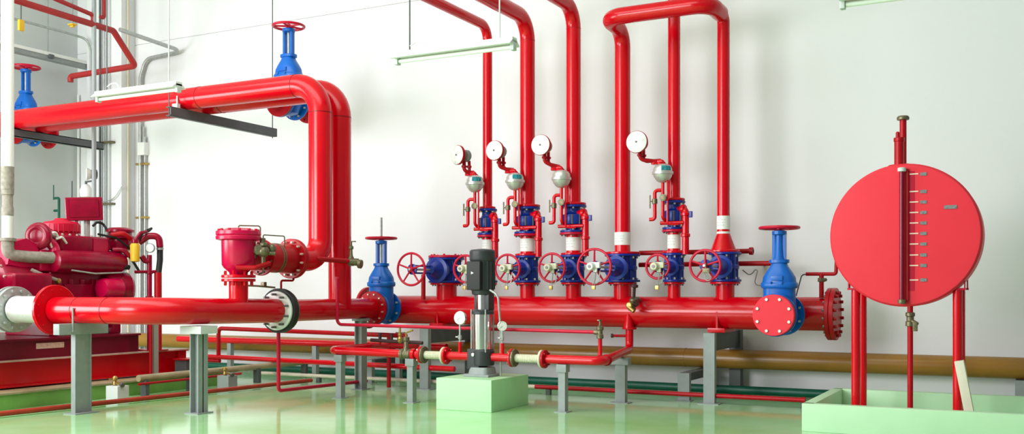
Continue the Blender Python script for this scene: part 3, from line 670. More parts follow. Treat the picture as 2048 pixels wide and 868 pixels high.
tb = MB().box((PX - 0.115, PY - 0.185, ZP + 0.80), (PX + 0.07, PY - 0.10, ZP + 1.14), 0.012).build('terminal_box', BLACK, pu)
MB().add([(PX - 0.05, PY - 0.188, ZP + 0.985), (PX - 0.012, PY - 0.188, ZP + 1.0), (PX - 0.05, PY - 0.188, ZP + 1.02)], [[0, 1, 2]]).add([(PX - 0.05, PY - 0.186, ZP + 0.985), (PX - 0.012, PY - 0.186, ZP + 1.0), (PX - 0.05, PY - 0.186, ZP + 1.02)], [[2, 1, 0]]).build('pale_sticker', LGREY, tb)
MB().tube([(PX + 0.13, PY - 0.05, ZP + 0.80), (PX + 0.24, PY - 0.05, ZP + 0.74), (PX + 0.25, PY, ZP + 0.3), (PX + 0.22, PY + 0.05, BH + 0.01)], 0.013, 0.1, 10).build('cable', GALV, pu)

def pgauge(x, y, z, R, label, turn=0.0):
    t = thing('pressure_gauge', label, 'gauge', (x, y, z - 0.0))
    MB().cyl((x, y, ZP + 0.03), (x, y, ZP + 0.17), 0.022, seg=14).build('riser_nipple', RED, t)
    k = MB().cyl((x, y, ZP + 0.16), (x, y, z - R * 0.9), 0.011, seg=12).rev([(0.01, 0), (0.024, 0.006), (0.024, 0.05), (0.01, 0.056)], (x, y, ZP + 0.2), (0, 0, 1), 8).box((x - 0.045, y - 0.03, ZP + 0.225), (x - 0.01, y - 0.02, ZP + 0.24), 0.003)
    k.build('siphon_cock', GALV, t)
    n = Vector((-math.sin(turn), -math.cos(turn), 0)); c = Vector((x, y, z))
    MB().rev([(R * 0.9, -0.03), (R, -0.028), (R, 0.006), (R * 0.93, 0.01), (R * 0.9, 0.004)], c, n, 36).build('case', STEEL, t)
    f = MB().rev([(R * 0.92, 0.0), (R * 0.92, 0.006), (0.01, 0.007)], c, n, 32).build('dial', FACEW, t)
    s_ = Vector((-n.y, n.x, 0)); mb = MB()
    for q in range(9):
        a = PI * (1.25 - 1.5 * q / 8); d = s_ * math.cos(a) + Vector((0, 0, 1)) * math.sin(a); e = d.cross(n)
        p0 = c + n * 0.0072 + d * R * 0.68; p1 = c + n * 0.0072 + d * R * 0.82
        mb.add([p0 - e * 0.0015, p0 + e * 0.0015, p1 + e * 0.0015, p1 - e * 0.0015], [[0, 1, 2, 3]])
    mb.cyl(c + n * 0.009, c + n * 0.009 + (s_ * -0.6 + Vector((0, 0, -0.5))) * R * 0.7, 0.002, seg=6)
    mb.build('needle_and_scale', DBOLT, f)
g1 = onY(918, 636, PY - 0.02); g2 = onY(1006, 652, PY + 0.02)
pgauge(g1.x, PY, g1.z, 0.082, 'large white pressure gauge on the suction side left of the small pump')
pgauge(g2.x, PY, g2.z, 0.060, 'small white pressure gauge turned right, on the outlet side of the small pump', -0.75)

def hose(x0, x1, label):
    t = thing('flexible_connector', label, 'hose', ((x0 + x1) / 2, PY, ZP), 'flexible connectors beside the small pump')
    prof = [(0.062, 0)]; L = x1 - x0; n = 14
    prof += [(0.045, 0.03)]
    for q in range(n): prof += [(0.046, 0.035 + (L - 0.07) * q / n), (0.050, 0.035 + (L - 0.07) * (q + 0.5) / n)]
    prof += [(0.045, L - 0.03), (0.062, L)]
    MB().rev(prof, (x0, PY, ZP), (1, 0, 0), 24).build('braided_hose', CREAM, t)
    for xx in (x0, x1 - 0.03): 
        f = MB().disc((xx, PY, ZP), (1, 0, 0), 0.105, 0.03).build('hose_flange', BRONZE if xx == x0 else CREAM, t)
    return t
hose(-6.70, -6.38, 'cream flexible connector on the suction line left of the small pump')
hose(-5.44, -5.055, 'cream flexible connector on the outlet line right of the small pump')
suc = thing('suction_pipe', 'short red flanged suction pipe between the cream connector and the small pump', 'pipe', (-6.13, PY, ZP))
MB().cyl((-6.36, PY, ZP), (-5.98, PY, ZP), 0.05).build('straight_run', RED, suc)
flange(suc, (-6.378, PY, ZP), (1, 0, 0), 0.108, 0.032, RED, 4, RED, 0.013, both=True, bt=0.022)
out = thing('outlet_pipe', 'short red flanged outlet pipe between the small pump and the cream connector', 'pipe', (-5.6, PY, ZP))
MB().cyl((-5.72, PY, ZP), (-5.46, PY, ZP), 0.05).build('straight_run', RED, out)
flange(out, (-5.475, PY, ZP), (1, 0, 0), 0.108, 0.032, RED, 4, BRONZE, 0.013, both=True, bt=0.022)
spx = thing('suction_pipe', 'long red suction pipe with an elbow end, left of the cream connector', 'pipe', (-7.5, PY, ZP))
MB().tube([(-8.14, 11.3, ZP + 0.015), (-8.14, PY, ZP + 0.015), (-6.72, PY, ZP)], 0.052, 0.14, 24).build('bent_run', RED, spx)
flange(spx, (-6.736, PY, ZP), (1, 0, 0), 0.108, 0.034, RED, 4, BOLT, 0.013, both=True, bt=0.02)
MB().ringplate((-6.86, PY, ZP), (1, 0, 0), 0.072, 0.04, 0.05, 28).build('union_ring', RED, spx)
st = thing('ball_valve', 'weathered brass valve upright on the red suction pipe left of the small pump', 'valve', (-6.95, PY, ZP))
MB().rev([(0.052, 0), (0.066, 0.01), (0.066, 0.05), (0.056, 0.06), (0.056, 0.12), (0.066, 0.13), (0.066, 0.16), (0.052, 0.17)], (-7.035, PY, ZP), (1, 0, 0), 16).rev([(0.04, 0), (0.045, 0.06), (0.03, 0.09), (0.03, 0.16), (0.042, 0.17), (0.042, 0.21), (0.02, 0.22)], (-6.95, PY, ZP), (0, 0, 1), 14).build('valve_body', BRONZE, st)
MB().tube([(-6.95, PY, ZP + 0.21), (-6.95, PY, ZP + 0.27), (-6.84, PY - 0.02, ZP + 0.30)], 0.012, 0.03, 8).build('lever', BRASS, st)

dl = thing('outlet_pipe', 'long red outlet pipe right of the cream connector, rising into the header', 'pipe', (-4.7, PY, ZP))
MB().tube([(-5.03, PY, ZP), (-4.30, PY, ZP), (-4.70, 12.30, ZP + 0.02), (-4.70, 12.30, ZM - 0.10)], 0.052, 0.11, 24).build('bent_run', RED, dl)
flange(dl, (-5.05, PY, ZP), (1, 0, 0), 0.108, 0.034, DRED, 4, DRED, 0.013, both=True, bt=0.02)
MB().ringplate((-4.335, PY + 0.17, ZP), (-0.21, 1, 0), 0.066, 0.04, 0.03, 24).build('union_ring', DRED, dl)
flange(dl, (-4.70, 12.30, 0.885), (0, 0, 1), 0.095, 0.03, RED, 0)
MB().rev([(0.07, 0), (0.05, 0.12), (0.03, 0.18)], (-4.70, 12.27, 0.91), (0, 0, 1), 24).build('weld_boss', RED, dl)
MB().cyl((-4.70, 12.30, 0.80), (-4.90, 12.24, 0.80), 0.018, seg=12).build('stub', DRED, dl)
MB().rev([(0.012, 0), (0.028, 0.005), (0.028, 0.03), (0.012, 0.035)], (-4.90, 12.24, 0.80), (-1, -0.2, 0), 10).build('stub_cap', DKPIPE, dl)

by = thing('bypass_pipe', 'slim red pipe running level below the header in front of it', 'pipe', (-6.2, 10.64, 0.93))
YB = 10.64
xr = onY(1197, 658, YB).x
MB().tube([(-8.17, YB, 1.52), (-8.17, YB, 0.945), (xr - 0.03, YB, 0.915)], 0.021, 0.07, 14).build('bent_run', WHEEL, by)
MB().tube([(-8.17, YB, 1.52), (-8.17, YB, 1.56), (-8.3, YB + 0.15, 1.56)], 0.02, 0.04, 12).build('elbow', WHEEL, by)
MB().tube([(xr + 0.02, YB, 0.84), (xr + 0.02, YB, ZP + 0.03), (xr + 0.02, PY, ZP + 0.02)], 0.024, 0.04, 14).build('drop_pipe', RED, by)
bv = thing('ball_valve', 'small bronze valve joining the slim bypass pipe to the red outlet pipe', 'valve', (xr + 0.02, YB, 0.90))
MB().rev([(0.02, 0), (0.04, 0.01), (0.04, 0.05), (0.03, 0.06), (0.03, 0.1), (0.042, 0.11), (0.042, 0.14), (0.015, 0.16), (0.012, 0.22), (0.02, 0.225)], (xr + 0.02, YB, 0.835), (0, 0, 1), 12).cyl((xr - 0.05, YB, 0.915), (xr + 0.02, YB, 0.915), 0.03, seg=12).build('valve_body', BRONZE, bv)
MB().box((xr + 0.0, YB - 0.05, 1.045), (xr + 0.035, YB + 0.03, 1.06), 0.004).build('lever', BRONZE, bv)

def cstand(x, y, top, lab, w=0.085, head=0.10):
    t = thing('pipe_stand', lab, 'pipe stand', (x, y, 0))
    m = MB().uchan(x - w / 2, x + w / 2, y - 0.04, y + 0.05, 0.012, 0.01, top - 0.05)
    m.build('column', GREY, t)
    MB().box((x - head / 2 - 0.012, y - 0.055, top - 0.09), (x + head / 2 + 0.012, y + 0.055, top), 0.004).build('saddle', GREY, t)
    MB().box((x - w * 0.9, y - 0.08, 0), (x + w * 0.9, y + 0.08, 0.01)).build('base_plate', GREY, t)
cstand(-7.97, PY, ZP - 0.038, 'grey stand under the elbow end of the long red suction pipe')
cstand(-6.87, PY, ZP - 0.052, 'grey stand below the weathered brass valve left of the green block')
cstand(-4.80, PY, ZP - 0.052, 'grey stand under the outlet pipe, first to the right of the green block')
cstand(-4.55, 11.62, ZP - 0.036, 'grey stand with broad head below the outlet pipe where it turns upward', w=0.13, head=0.20)

# valve stuck on the front of the header
hv = thing('hose_valve', 'dark brass drain valve sticking out of the header front above the outlet riser', 'valve', (-4.43, 12.2, ZM + 0.12))
c0 = onY(1268, 607, 12.12)
hb = MB().cyl((c0.x, 12.28, c0.z + 0.05), (c0.x, 12.08, c0.z + 0.05), 0.035, seg=14).rev([(0.02, 0), (0.05, 0.01), (0.05, 0.05), (0.034, 0.06), (0.034, 0.12), (0.05, 0.13), (0.05, 0.16), (0.02, 0.18)], (c0.x - 0.01, 12.06, c0.z - 0.10), (0.15, 0, 1), 12)
hb.build('valve_body', BRONZE, hv)
MB().rev([(0.02, 0), (0.042, 0.006), (0.042, 0.04), (0.03, 0.05)], (c0.x - 0.02, 12.03, c0.z - 0.02), (0, -1, 0), 14).cyl((c0.x - 0.03, 12.0, c0.z - 0.04), (c0.x + 0.05, 11.98, c0.z - 0.10), 0.026, seg=10).build('brass_outlet', BRASS, hv)
MB().cyl((c0.x + 0.02, 12.06, c0.z + 0.08), (c0.x + 0.03, 12.06, c0.z + 0.26), 0.02, seg=10).rev([(0.02, 0), (0.045, 0.01), (0.045, 0.04), (0.02, 0.05)], (c0.x + 0.03, 12.06, c0.z + 0.2), (0.1, 0, 1), 10).build('spindle', DKPIPE, hv)
MB().cyl((c0.x + 0.05, 12.04, c0.z - 0.02), (c0.x + 0.09, 12.0, c0.z - 0.0), 0.028, seg=12).build('cap', DKPIPE, hv)

# ================================================================= LOW PIPES ALONG THE BACK WALL
def xpipe(name, x0, x1, y, z, r, m, label, seams=(), cat='pipe'):
    t = thing(name, label, cat, ((x0 + x1) / 2, y, z))
    MB().cyl((x0, y, z), (x1, y, z), r, seg=36).build('straight_run', m, t)
    for s_ in seams: MB().ringplate((s_, y, z), (1, 0, 0), r + 0.004, r - 0.01, 0.014, 36).build('joint_ring', m, t)
    return t
xpipe('brown_pipe', -14.9, 2.6, 13.10, 0.485, 0.128, BROWN, 'thick brown pipe low along the whole back wall', (-4.2, -0.06, -9.0))
xpipe('green_pipe', -13.5, -2.12, 13.15, 0.075, 0.055, GREENP, 'dark green pipe at the foot of the back wall')
xpipe('low_red_pipe', -13.2, -7.75, 12.72, 0.55, 0.052, RED, 'thick red pipe in front of the brown pipe, behind the left stands')
rp = thing('floor_pipe', 'thin pale pipe near the floor turning red on the right of the green block', 'pipe', (-7, 12.05, 0.09))
MB().cyl((-10.75, 12.05, 0.10), (-5.95, 12.05, 0.10), 0.026, seg=16).build('pale_section', mat('faded_pipe', (0.66, 0.60, 0.48), 0.5, var=0.2), rp)
MB().cyl((-5.95, 12.05, 0.10), (-2.44, 12.05, 0.10), 0.028, seg=16).build('red_section', DRED, rp)
MB().cyl((-2.44, 12.05, 0.10), (-2.40, 12.05, 0.10), 0.036, seg=16).build('end_cap', DRED, rp)
for x in (-9.6, -5.75, -2.42): MB().box((x - 0.03, 12.02, 0), (x + 0.03, 12.08, 0.075)).build('foot', DGREY, rp)
for x in (-12.0, -10.2, -8.6): MB().box((x - 0.04, 12.68, 0), (x + 0.04, 12.76, 0.505)).build('foot', GREY, bpy.data.objects['low_red_pipe'])
# thin red pipes at left
p1_ = thing('drain_pipe', 'thin red pipe behind the left stands with a drop at its left elbow', 'pipe', (-10, 11.95, 0.75))
xl = onY(437, 660, 11.95).x
MB().tube([(-7.95, 11.95, 0.745), (xl, 11.95, 0.79), (xl, 11.95, 0.33)], 0.034, 0.07, 14).build('bent_run', DRED, p1_)
p2_ = thing('drain_pipe', 'thin red pipe close to the floor, lower of two parallel pipes behind the left stands', 'pipe', (-9, 11.95, 0.31))
MB().cyl((xl - 0.35, 11.95, 0.335), (-7.15, 11.95, 0.30), 0.038, seg=16).build('straight_run', RED, p2_)
MB().cyl((xl - 0.35, 11.95, 0.27), (xl + 0.03, 11.95, 0.27), 0.03, seg=14).build('lower_stub', DRED, p2_)
MB().cyl((-8.17, 11.83, 0.74), (-8.17, 11.83, 0.01), 0.03, seg=14).build('drop_leg', DRED, p2_)
dr = thing('drain_pipe', 'thin pinkish red drain pipe dropping from the black-edged flange to the floor', 'pipe', (-8.45, 9.95, 0.9))
dd = onX(557, 700, -8.45)
MB().tube([(XB - 0.03, dd.y, ZB - 0.26), (XB - 0.03, dd.y, 0.13), (XB - 0.05, dd.y + 1.9, 0.10)], 0.024, 0.05, 12).build('bent_run', WHEEL, dr)
dt = thing('drain_pipe', 'thin red stepped tube between the relief valve outlet flange and the black-edged flange', 'pipe', (XB, 10.05, 1.5))
MB().tube([(XB, 10.06, 1.63), (XB, 10.06, 1.52), (XB - 0.0, FB + 0.1, 1.52), (XB, FB + 0.1, 1.40)], 0.014, 0.03, 10).build('bent_run', DRED, dt)
cockm = MB().tube([(XB - 0.05, FB + 0.05, 1.43), (XB - 0.20, FB - 0.1, 1.45), (XB - 0.29, FB - 0.18, 1.455)], 0.012, 0.03, 8)
cockm.rev([(0.012, 0), (0.022, 0.01), (0.034, 0.04), (0.034, 0.05)], (XB - 0.29, FB - 0.18, 1.455), (-0.7, -0.7, 0.05), 10).box((XB - 0.16, FB - 0.1, 1.45), (XB - 0.10, FB - 0.05, 1.50), 0.005)
tag(cockm.build('air_cock', BRONZE), 'small bronze air cock on top of the black-edged flange', 'valve')
fp = thing('floor_pipe', 'thin red pipe lying on the green floor from the front left towards the back wall', 'pipe', (-9.7, 8, 0.04))
MB().tube([(-10.25, 4.5, 0.045), (-9.62, 11.9, 0.045)], 0.030, seg=14).build('straight_run', mat('rust_red_paint', (0.42, 0.035, 0.012), 0.45, var=0.25), fp)
# black iron pipes with a brass cock under the left gate valve
bi = thing('iron_pipe', 'short black iron pipe beneath the left gate valve', 'pipe', (-7.9, 11.3, 0.8))
a = onY(742, 680, 11.3); b = onY(845, 686, 11.3)
MB().cyl(a, b, 0.024, seg=12).cyl(a + Vector((0.15, 0, 0)), a + Vector((0.15, 0, 0.10)), 0.022, seg=10).cyl(a + Vector((0.34, 0, 0)), a + Vector((0.34, 0, 0.10)), 0.022, seg=10).build('straight_run', DKPIPE, bi)
a = onY(736, 692, 11.45); b = onY(836, 690, 11.45)
c_ = onY(760, 683, 11.3)
MB().tube([b, a, a + Vector((0, -0.15, 0)), c_ + Vector((0, 0, -0.03)), c_], 0.018, 0.03, 12).build('return_tube', DRED, bi)
bk = onY(800, 686, 11.1)
bc = thing('ball_valve', 'small brass cock hanging under the slim bypass pipe', 'valve', bk)
MB().cyl(bk + Vector((0, 0, 0.1)), bk + Vector((0, 0, 0.2)), 0.016, seg=10).rev([(0.016, 0), (0.035, 0.02), (0.04, 0.06), (0.02, 0.09), (0.03, 0.10), (0.03, 0.13), (0.012, 0.15)], bk, (0, 0, 1), 12).build('valve_body', BRASS, bc)
MB().box(bk + Vector((-0.06, -0.02, 0.13)), bk + Vector((0.08, 0.01, 0.145)), 0.004).build('lever', BRONZE, bc)

# supports of the brown pipe
def bframe(x, y0, top, lab):
    t = thing('pipe_stand', lab, 'pipe stand', (x, y0, 0))
    MB().box((x - 0.075, y0 - 0.02, 0.01), (x + 0.075, y0, top)).box((x + 0.055, y0, 0.01), (x + 0.075, y0 + 0.06, top)).build('front_post', GREY, t)
    MB().box((x - 0.06, 13.24, 0.01), (x + 0.075, 13.32, top)).build('rear_post', DGREY, t)
    MB().box((x - 0.07, y0 - 0.0, top - 0.10), (x + 0.07, 13.32, top), 0.004).build('cross_beam', DGREY, t)
    MB().box((x - 0.10, y0 - 0.06, 0), (x + 0.10, y0 + 0.08, 0.01)).build('base_plate', GREY, t)
bframe(-3.93, 12.2, 0.352, 'low grey frame below the brown pipe, left of the right portal frame')
bframe(-0.13, 13.0, 0.352, 'low grey frame below the brown pipe behind the green curb')
bframe(-8.9, 12.35, 0.352, 'low dark frame below the brown pipe, behind the left stands')

# ================================================================= RED TANK IN ITS GREEN BUND
BX0, BX1, BY0, BY1, BZ, BT = -2.05, 1.2, 10.12, 11.92, 0.275, 0.11
bd = MB().box((BX0, BY0, 0), (BX1, BY0 + BT, BZ), 0.006).box((BX0, BY1 - BT, 0), (BX1, BY1, BZ), 0.006).box((BX0, BY0 + 0.05, 0), (BX0 + BT, BY1 - 0.05, BZ), 0.006).box((BX1 - BT, BY0 + 0.05, 0), (BX1, BY1 - 0.05, BZ), 0.006).box((BX0 + 0.05, BY0 + 0.05, 0), (BX1 - 0.05, BY1 - 0.05, 0.03))
tag(bd.build('bund_wall', PLINTHG), 'pale green low concrete bund around the red tank', 'bund')
TX, TY0, TY1, TZ, TR = -1.155, 10.60, 11.24, 1.945, 0.712
tk = thing('fuel_tank', 'round red drum-shaped fuel tank on legs with a level scale on its face', 'tank', (TX, 11.0, 0.03))
MB().rev([(TR - 0.05, -0.002), (TR - 0.02, 0.002), (TR, 0.03), (TR, 0.42), (TR - 0.02, 0.52), (TR - 0.07, 0.60), (TR - 0.16, TY1 - TY0), (0.2, TY1 - TY0 + 0.04)], (TX, TY0, TZ), (0, 1, 0), 96).build('shell', TANKR, tk)
for xx, yy in ((-1.625, 10.70), (-1.625, 11.14), (-0.672, 10.70), (-0.672, 11.14)):
    l = MB().cyl((xx, yy, 0.03), (xx, yy, 1.42), 0.044, seg=24)
    lg = l.build('leg', RED, tk)
    MB().box((xx - 0.075, yy - 0.05, 1.40), (xx + 0.075, yy + 0.05, 1.42)).box((xx - 0.07, yy - 0.045, 1.41), (xx - 0.06, yy + 0.045, 1.62)).box((xx + 0.06, yy - 0.045, 1.41), (xx + 0.07, yy + 0.045, 1.62)).build('bracket', WHEEL, lg)
    MB().box((xx - 0.08, yy - 0.08, 0.03), (xx + 0.08, yy + 0.08, 0.042)).build('foot_plate', RED, lg)
sg = MB().cyl((TX - 0.012, TY0 - 0.05, TZ - TR + 0.04), (TX - 0.012, TY0 - 0.05, TZ + TR - 0.05), 0.024, seg=18)
sgo = sg.build('level_tube', mat('dark_level_tube', (0.22, 0.002, 0.02), 0.25), tk)
MB().box((TX + 0.015, TY0 - 0.03, TZ - TR + 0.05), (TX + 0.045, TY0 - 0.004, TZ + TR - 0.06)).build('tube_guard', DRED, tk)
MB().box((TX + 0.045, TY0 - 0.006, TZ - TR + 0.16), (TX + 0.10, TY0 - 0.0, TZ + TR - 0.08)).build('scale_strip', WHEEL, tk)
for zz in (TZ - TR + 0.05, TZ + TR - 0.07):
    MB().cyl((TX - 0.012, TY0 - 0.05, zz), (TX - 0.012, TY0 + 0.02, zz), 0.02, seg=12).rev([(0.02, 0), (0.04, 0.006), (0.04, 0.04), (0.02, 0.046)], (TX - 0.012, TY0 - 0.05, zz - 0.02), (0, 0, 1), 12).build('tube_fitting', BRONZE if zz < TZ else LGREY, tk)
for vv in (348, 383, 404, 425, 446, 467, 488, 510, 531, 560):
    q = onY(1828, vv, TY0 - 0.004); w = onY(1847, vv, TY0 - 0.004)
    MB().box((q.x - 0.042, TY0 - 0.008, q.z - 0.006), (q.x + 0.040, TY0 + 0.0, q.z + 0.006)).build('level_mark', MARK, tk)
    pl = MB().box((w.x - 0.030, TY0 - 0.008, w.z - 0.016), (w.x + 0.030, TY0 + 0.0, w.z + 0.016)).build('number_plate', PLATE, tk)
q = onY(1901, 414, TY0 - 0.004)
MB().box((q.x - 0.058, TY0 - 0.008, q.z - 0.018), (q.x + 0.058, TY0 + 0.0, q.z + 0.018)).build('name_plate', PLATE, tk)
MB().cyl((TX - 0.055, TY0 + 0.10, TZ + TR - 0.04), (TX - 0.055, TY0 + 0.10, TZ + TR + 0.24), 0.046, seg=24).rev([(0.046, 0), (0.052, 0.006), (0.052, 0.04), (0.02, 0.05)], (TX - 0.055, TY0 + 0.10, TZ + TR + 0.23), (0, 0, 1), 20).rev([(0.012, 0), (0.02, 0.006), (0.02, 0.05), (0.012, 0.06)], (TX - 0.065, TY0 + 0.08, TZ + TR + 0.27), (0, 0, 1), 10).build('filler_neck', DRED, tk)
MB().cyl((TX - 0.05, TY0 + 0.40, TZ + TR - 0.04), (TX - 0.05, TY0 + 0.40, TZ + TR + 0.50), 0.034, seg=20).build('vent_pipe', DRED, tk)
MB().rev([(0.03, 0), (0.06, 0.006), (0.062, 0.03), (0.05, 0.045), (0.02, 0.05)], (TX - 0.05, TY0 + 0.40, TZ + TR + 0.49), (0, 0, 1), 24).build('vent_cap', BRONZE, tk)
MB().rev([(0.12, 0), (0.13, 0.01), (0.13, 0.035), (0.06, 0.05)], (TX - 0.05, TY0 + 0.28, TZ + TR - 0.02), (0, 0, 1), 24).build('manhole_collar', DRED, tk)
dx_ = TX + 0.055
MB().cyl((dx_, TY0 + 0.05, 0.03), (dx_, TY0 + 0.05, TZ - TR + 0.05), 0.027, seg=18).build('drain_leg', DRED, tk)
dv = MB().rev([(0.02, 0), (0.045, 0.01), (0.045, 0.05), (0.035, 0.06), (0.035, 0.10), (0.045, 0.11), (0.045, 0.14), (0.02, 0.15)], (dx_, TY0 + 0.05, TZ - TR - 0.20), (0, 0, 1), 12)
dv.cyl((dx_, TY0 + 0.05, TZ - TR - 0.13), (dx_ + 0.07, TY0 + 0.0, TZ - TR - 0.17), 0.02, seg=10).box((dx_ + 0.03, TY0 - 0.03, TZ - TR - 0.24), (dx_ + 0.075, TY0 + 0.0, TZ - TR - 0.15), 0.006)
dv.build('drain_cock', BRONZE, tk)
# plank leaning on the leg
Mx = Matrix.Translation((-0.555, 10.50, 0.035)) @ Matrix.Rotation(-0.18, 4, 'Y')
tag(MB().box((-0.008, -0.05, 0.0), (0.075, 0.06, 0.69), 0.004, Mx).build('wooden_plank', BOARD), 'cream plank standing at a slant in the bund against the right tank leg', 'plank')

# fuel line beside the header end
fu = thing('fuel_line', 'thin reddish pipe with a small valve from the header end to the tank', 'pipe', (-2.4, 12.3, 1.4))
e0 = onY(1643, 596, 12.35); e1 = onY(1643, 548, 12.35); e2 = onY(1672, 548, 12.35); e3 = onY(1673, 522, 12.35); e4 = onY(1612, 548, 12.35); e5 = onY(1592, 592, 12.3)
MB().cyl(e0, e1, 0.028, seg=12).tube([e4, e1 , e2, e3], 0.022, 0.03, 12).build('pipe_run', DRED, fu)
MB().rev([(0.02, 0), (0.045, 0.008), (0.045, 0.05), (0.02, 0.058)], e1 - Vector((0, 0, 0.10)), (0, 0, 1), 8).cyl(e1 - Vector((0.0, 0, 0.07)), e1 - Vector((-0.06, 0.05, 0.07)), 0.02, seg=8).build('small_valve', BRONZE, fu)
MB().tube([e4 + Vector((0.02, 0, 0)), e4 + Vector((-0.05, 0, -0.01)), e5], 0.008, 0.04, 8).build('cable', DGREY, fu)
sgw = thing('wall_cable', 'loose grey cable loops behind the right gate valve', 'cable', onY(1520, 545, 12.7))
MB().tube([onY(1485, 540, 12.72), onY(1500, 552, 12.72), onY(1518, 530, 12.72), onY(1508, 570, 12.72), onY(1530, 572, 12.72)], 0.007, 0.05, 8).build('loop', GREY, sgw)

# ================================================================= HANGING LAMPS
LY, LZ = 7.72, 3.545
def lamp():
    t = thing('strip_lamp', 'x', 'lamp', (0, 0, 0), 'hanging strip lamps')
    MB().box((-0.62, -0.045, 0.0), (0.62, 0.045, 0.055), 0.006).loft([[Vector((x, y, z)) for y, z in ((-0.095, -0.012), (-0.045, 0.03), (0.045, 0.03), (0.095, -0.012), (0.085, -0.016), (0.0, 0.0), (-0.085, -0.016))] for x in (-0.62, 0.62)]).build('housing', WHITE, t)
    MB().cyl((-0.585, 0, -0.03), (0.585, 0, -0.03), 0.018, seg=18).build('tube', TUBE, t)
    for s_ in (-1, 1):
        MB().box((s_ * 0.605 - 0.018, -0.03, -0.06), (s_ * 0.605 + 0.018, 0.03, 0.012), 0.005).build('lamp_holder', LGREY, t)
        MB().cyl((s_ * 0.47, 0, 0.05), (s_ * 0.47, 0, CEIL - LZ), 0.007, seg=8).build('hanger_rod', DGREY if s_ < 0 else LGREY, t)
    MB().tube([(-0.47, 0.0, 0.1), (-0.40, 0.0, 0.13), (-0.32, 0, 0.13), (-0.27, 0, 0.05)], 0.006, 0.05, 8).build('cable', LGREY, t)
    return t
L0 = lamp()
labs = ['strip lamp at left, seen just above the overhead red pipe', 'white strip lamp hanging in front of the thin red riser', 'strip lamp at the top right, only its left end showing']
for k, xx in enumerate((-8.62, -4.63, -0.66)):
    o = L0 if k == 0 else copy_tree(L0)
    o.location = (xx, LY, LZ); o['label'] = labs[k]

# ================================================================= FIRE PUMP ENGINE ON ITS SKID
epl = tag(MB().box((-13.6, 4.5, 0), (-10.62, 11.3, 0.175), 0.004).build('engine_plinth', mat('moss_green_concrete', (0.20, 0.42, 0.09), 0.5, var=0.25, scale=4)), 'long green concrete plinth under the red engine skid', 'plinth')
MB().box((-13.6, 4.5, 0.175), (-10.60, 11.3, 0.20), 0.004).build('plinth_cap', TAN, epl)
EY0, EY1 = 5.2, 10.75
en = thing('fire_pump_engine', 'large crimson diesel fire pump engine on a red steel skid at far left', 'engine', (-11.9, 8.5, 0.20))
sk = MB()
sk.box((-11.05, EY0, 0.22), (-11.03, EY1, 0.53)).box((-11.12, EY0, 0.22), (-10.95, EY1, 0.245)).box((-11.12, EY0, 0.515), (-10.95, EY1, 0.545))
sk.box((-12.95, EY0, 0.22), (-12.75, EY1, 0.545))
sk.box((-12.9, EY1 - 0.15, 0.24), (-11.0, EY1, 0.52)).box((-12.9, 6.4, 0.24), (-11.0, 6.55, 0.52))
sk.build('lower_skid', RED, en)
su = MB().box((-11.06, EY0, 0.545), (-11.03, 9.9, 0.80)).box((-12.9, EY0, 0.545), (-12.8, 9.9, 0.80)).box((-12.95, EY0, 0.775), (-10.98, 9.9, 0.80)).box((-12.85, 9.75, 0.55), (-11.03, 9.88, 0.78))
suo = su.build('upper_skid', DCRIM, en)
MB().box((-11.025, EY0, 0.53), (-10.93, EY1, 0.548)).build('edge_strip', mat('pale_edge', (0.62, 0.42, 0.34), 0.5, var=0.3), en)  # thin pale strip along the ledge between the two skid beams
q0 = onX(72, 697, -11.03)
MB().box((-11.03, q0.y, 0.665), (-11.02, q0.y + 0.40, 0.735)).build('name_plate', mat('pink_label', (0.78, 0.50, 0.44), 0.5, col2=(0.6, 0.32, 0.28), scale=25), en)
MB().box((-12.6, 7.9, 0.20), (-11.2, 8.3, 0.225)).box((-12.6, 10.2, 0.20), (-11.2, 10.5, 0.225)).build('rubber_pad', BLACK, en)
EX = -11.75
# crankcase and sump
cr = MB().box((-12.15, 8.75, 1.02), (-11.38, 9.95, 1.66), 0.06).box((-12.05, 8.85, 0.86), (-11.48, 9.85, 1.05), 0.05)
for k in range(6): cr.box((-11.40, 8.86 + k * 0.18, 1.10), (-11.355, 8.92 + k * 0.18, 1.55), 0.012)
cr.build('crankcase', CRIM, en)
MB().box((-11.36, 8.95, 1.22), (-11.33, 9.38, 1.48), 0.012).box((-11.36, 9.45, 1.28), (-11.32, 9.75, 1.55), 0.02).build('side_cover', CRIM, en)
for yy in (8.7, 9.7):
    MB().box((-12.2, yy, 0.80), (-11.3, yy + 0.14, 1.06), 0.02).build('mounting_foot', CRIM, en)
MB().rev([(0.30, 0), (0.40, 0.03), (0.43, 0.10), (0.43, 0.48), (0.40, 0.56), (0.34, 0.60), (0.34, 0.72)], (EX, 8.10, 1.42), (0, 1, 0), 44).build('flywheel_housing', CRIM, en)
fh = MB()
for k in range(16):
    a = 2 * PI * k / 16
    fh.rev([(0.018, 0), (0.018, 0.03)], (EX + 0.40 * math.cos(a), 8.13, 1.42 + 0.40 * math.sin(a)), (0, -1, 0), 6)
fh.build('bolt_ring', BOLT, en)
MB().box((-11.50, 8.12, 1.15), (-11.22, 8.70, 1.62), 0.07).build('coupling_cover', CRIM, en)
MB().rev([(0.10, 0), (0.14, 0.02), (0.15, 0.08), (0.155, 1.02), (0.14, 1.10), (0.10, 1.12)], (-11.33, 8.76, 1.775), (0, 1, 0), 32).build('exhaust_manifold', CRIM, en)
mf = MB()
for k in range(5): mf.box((-11.50, 8.83 + k * 0.22, 1.68), (-11.30, 8.93 + k * 0.22, 1.86), 0.02)
mf.build('manifold_port', MAG, en)
MB().box((-11.95, 8.85, 1.62), (-11.45, 9.80, 1.92), 0.03).build('cylinder_head', CRIM, en)
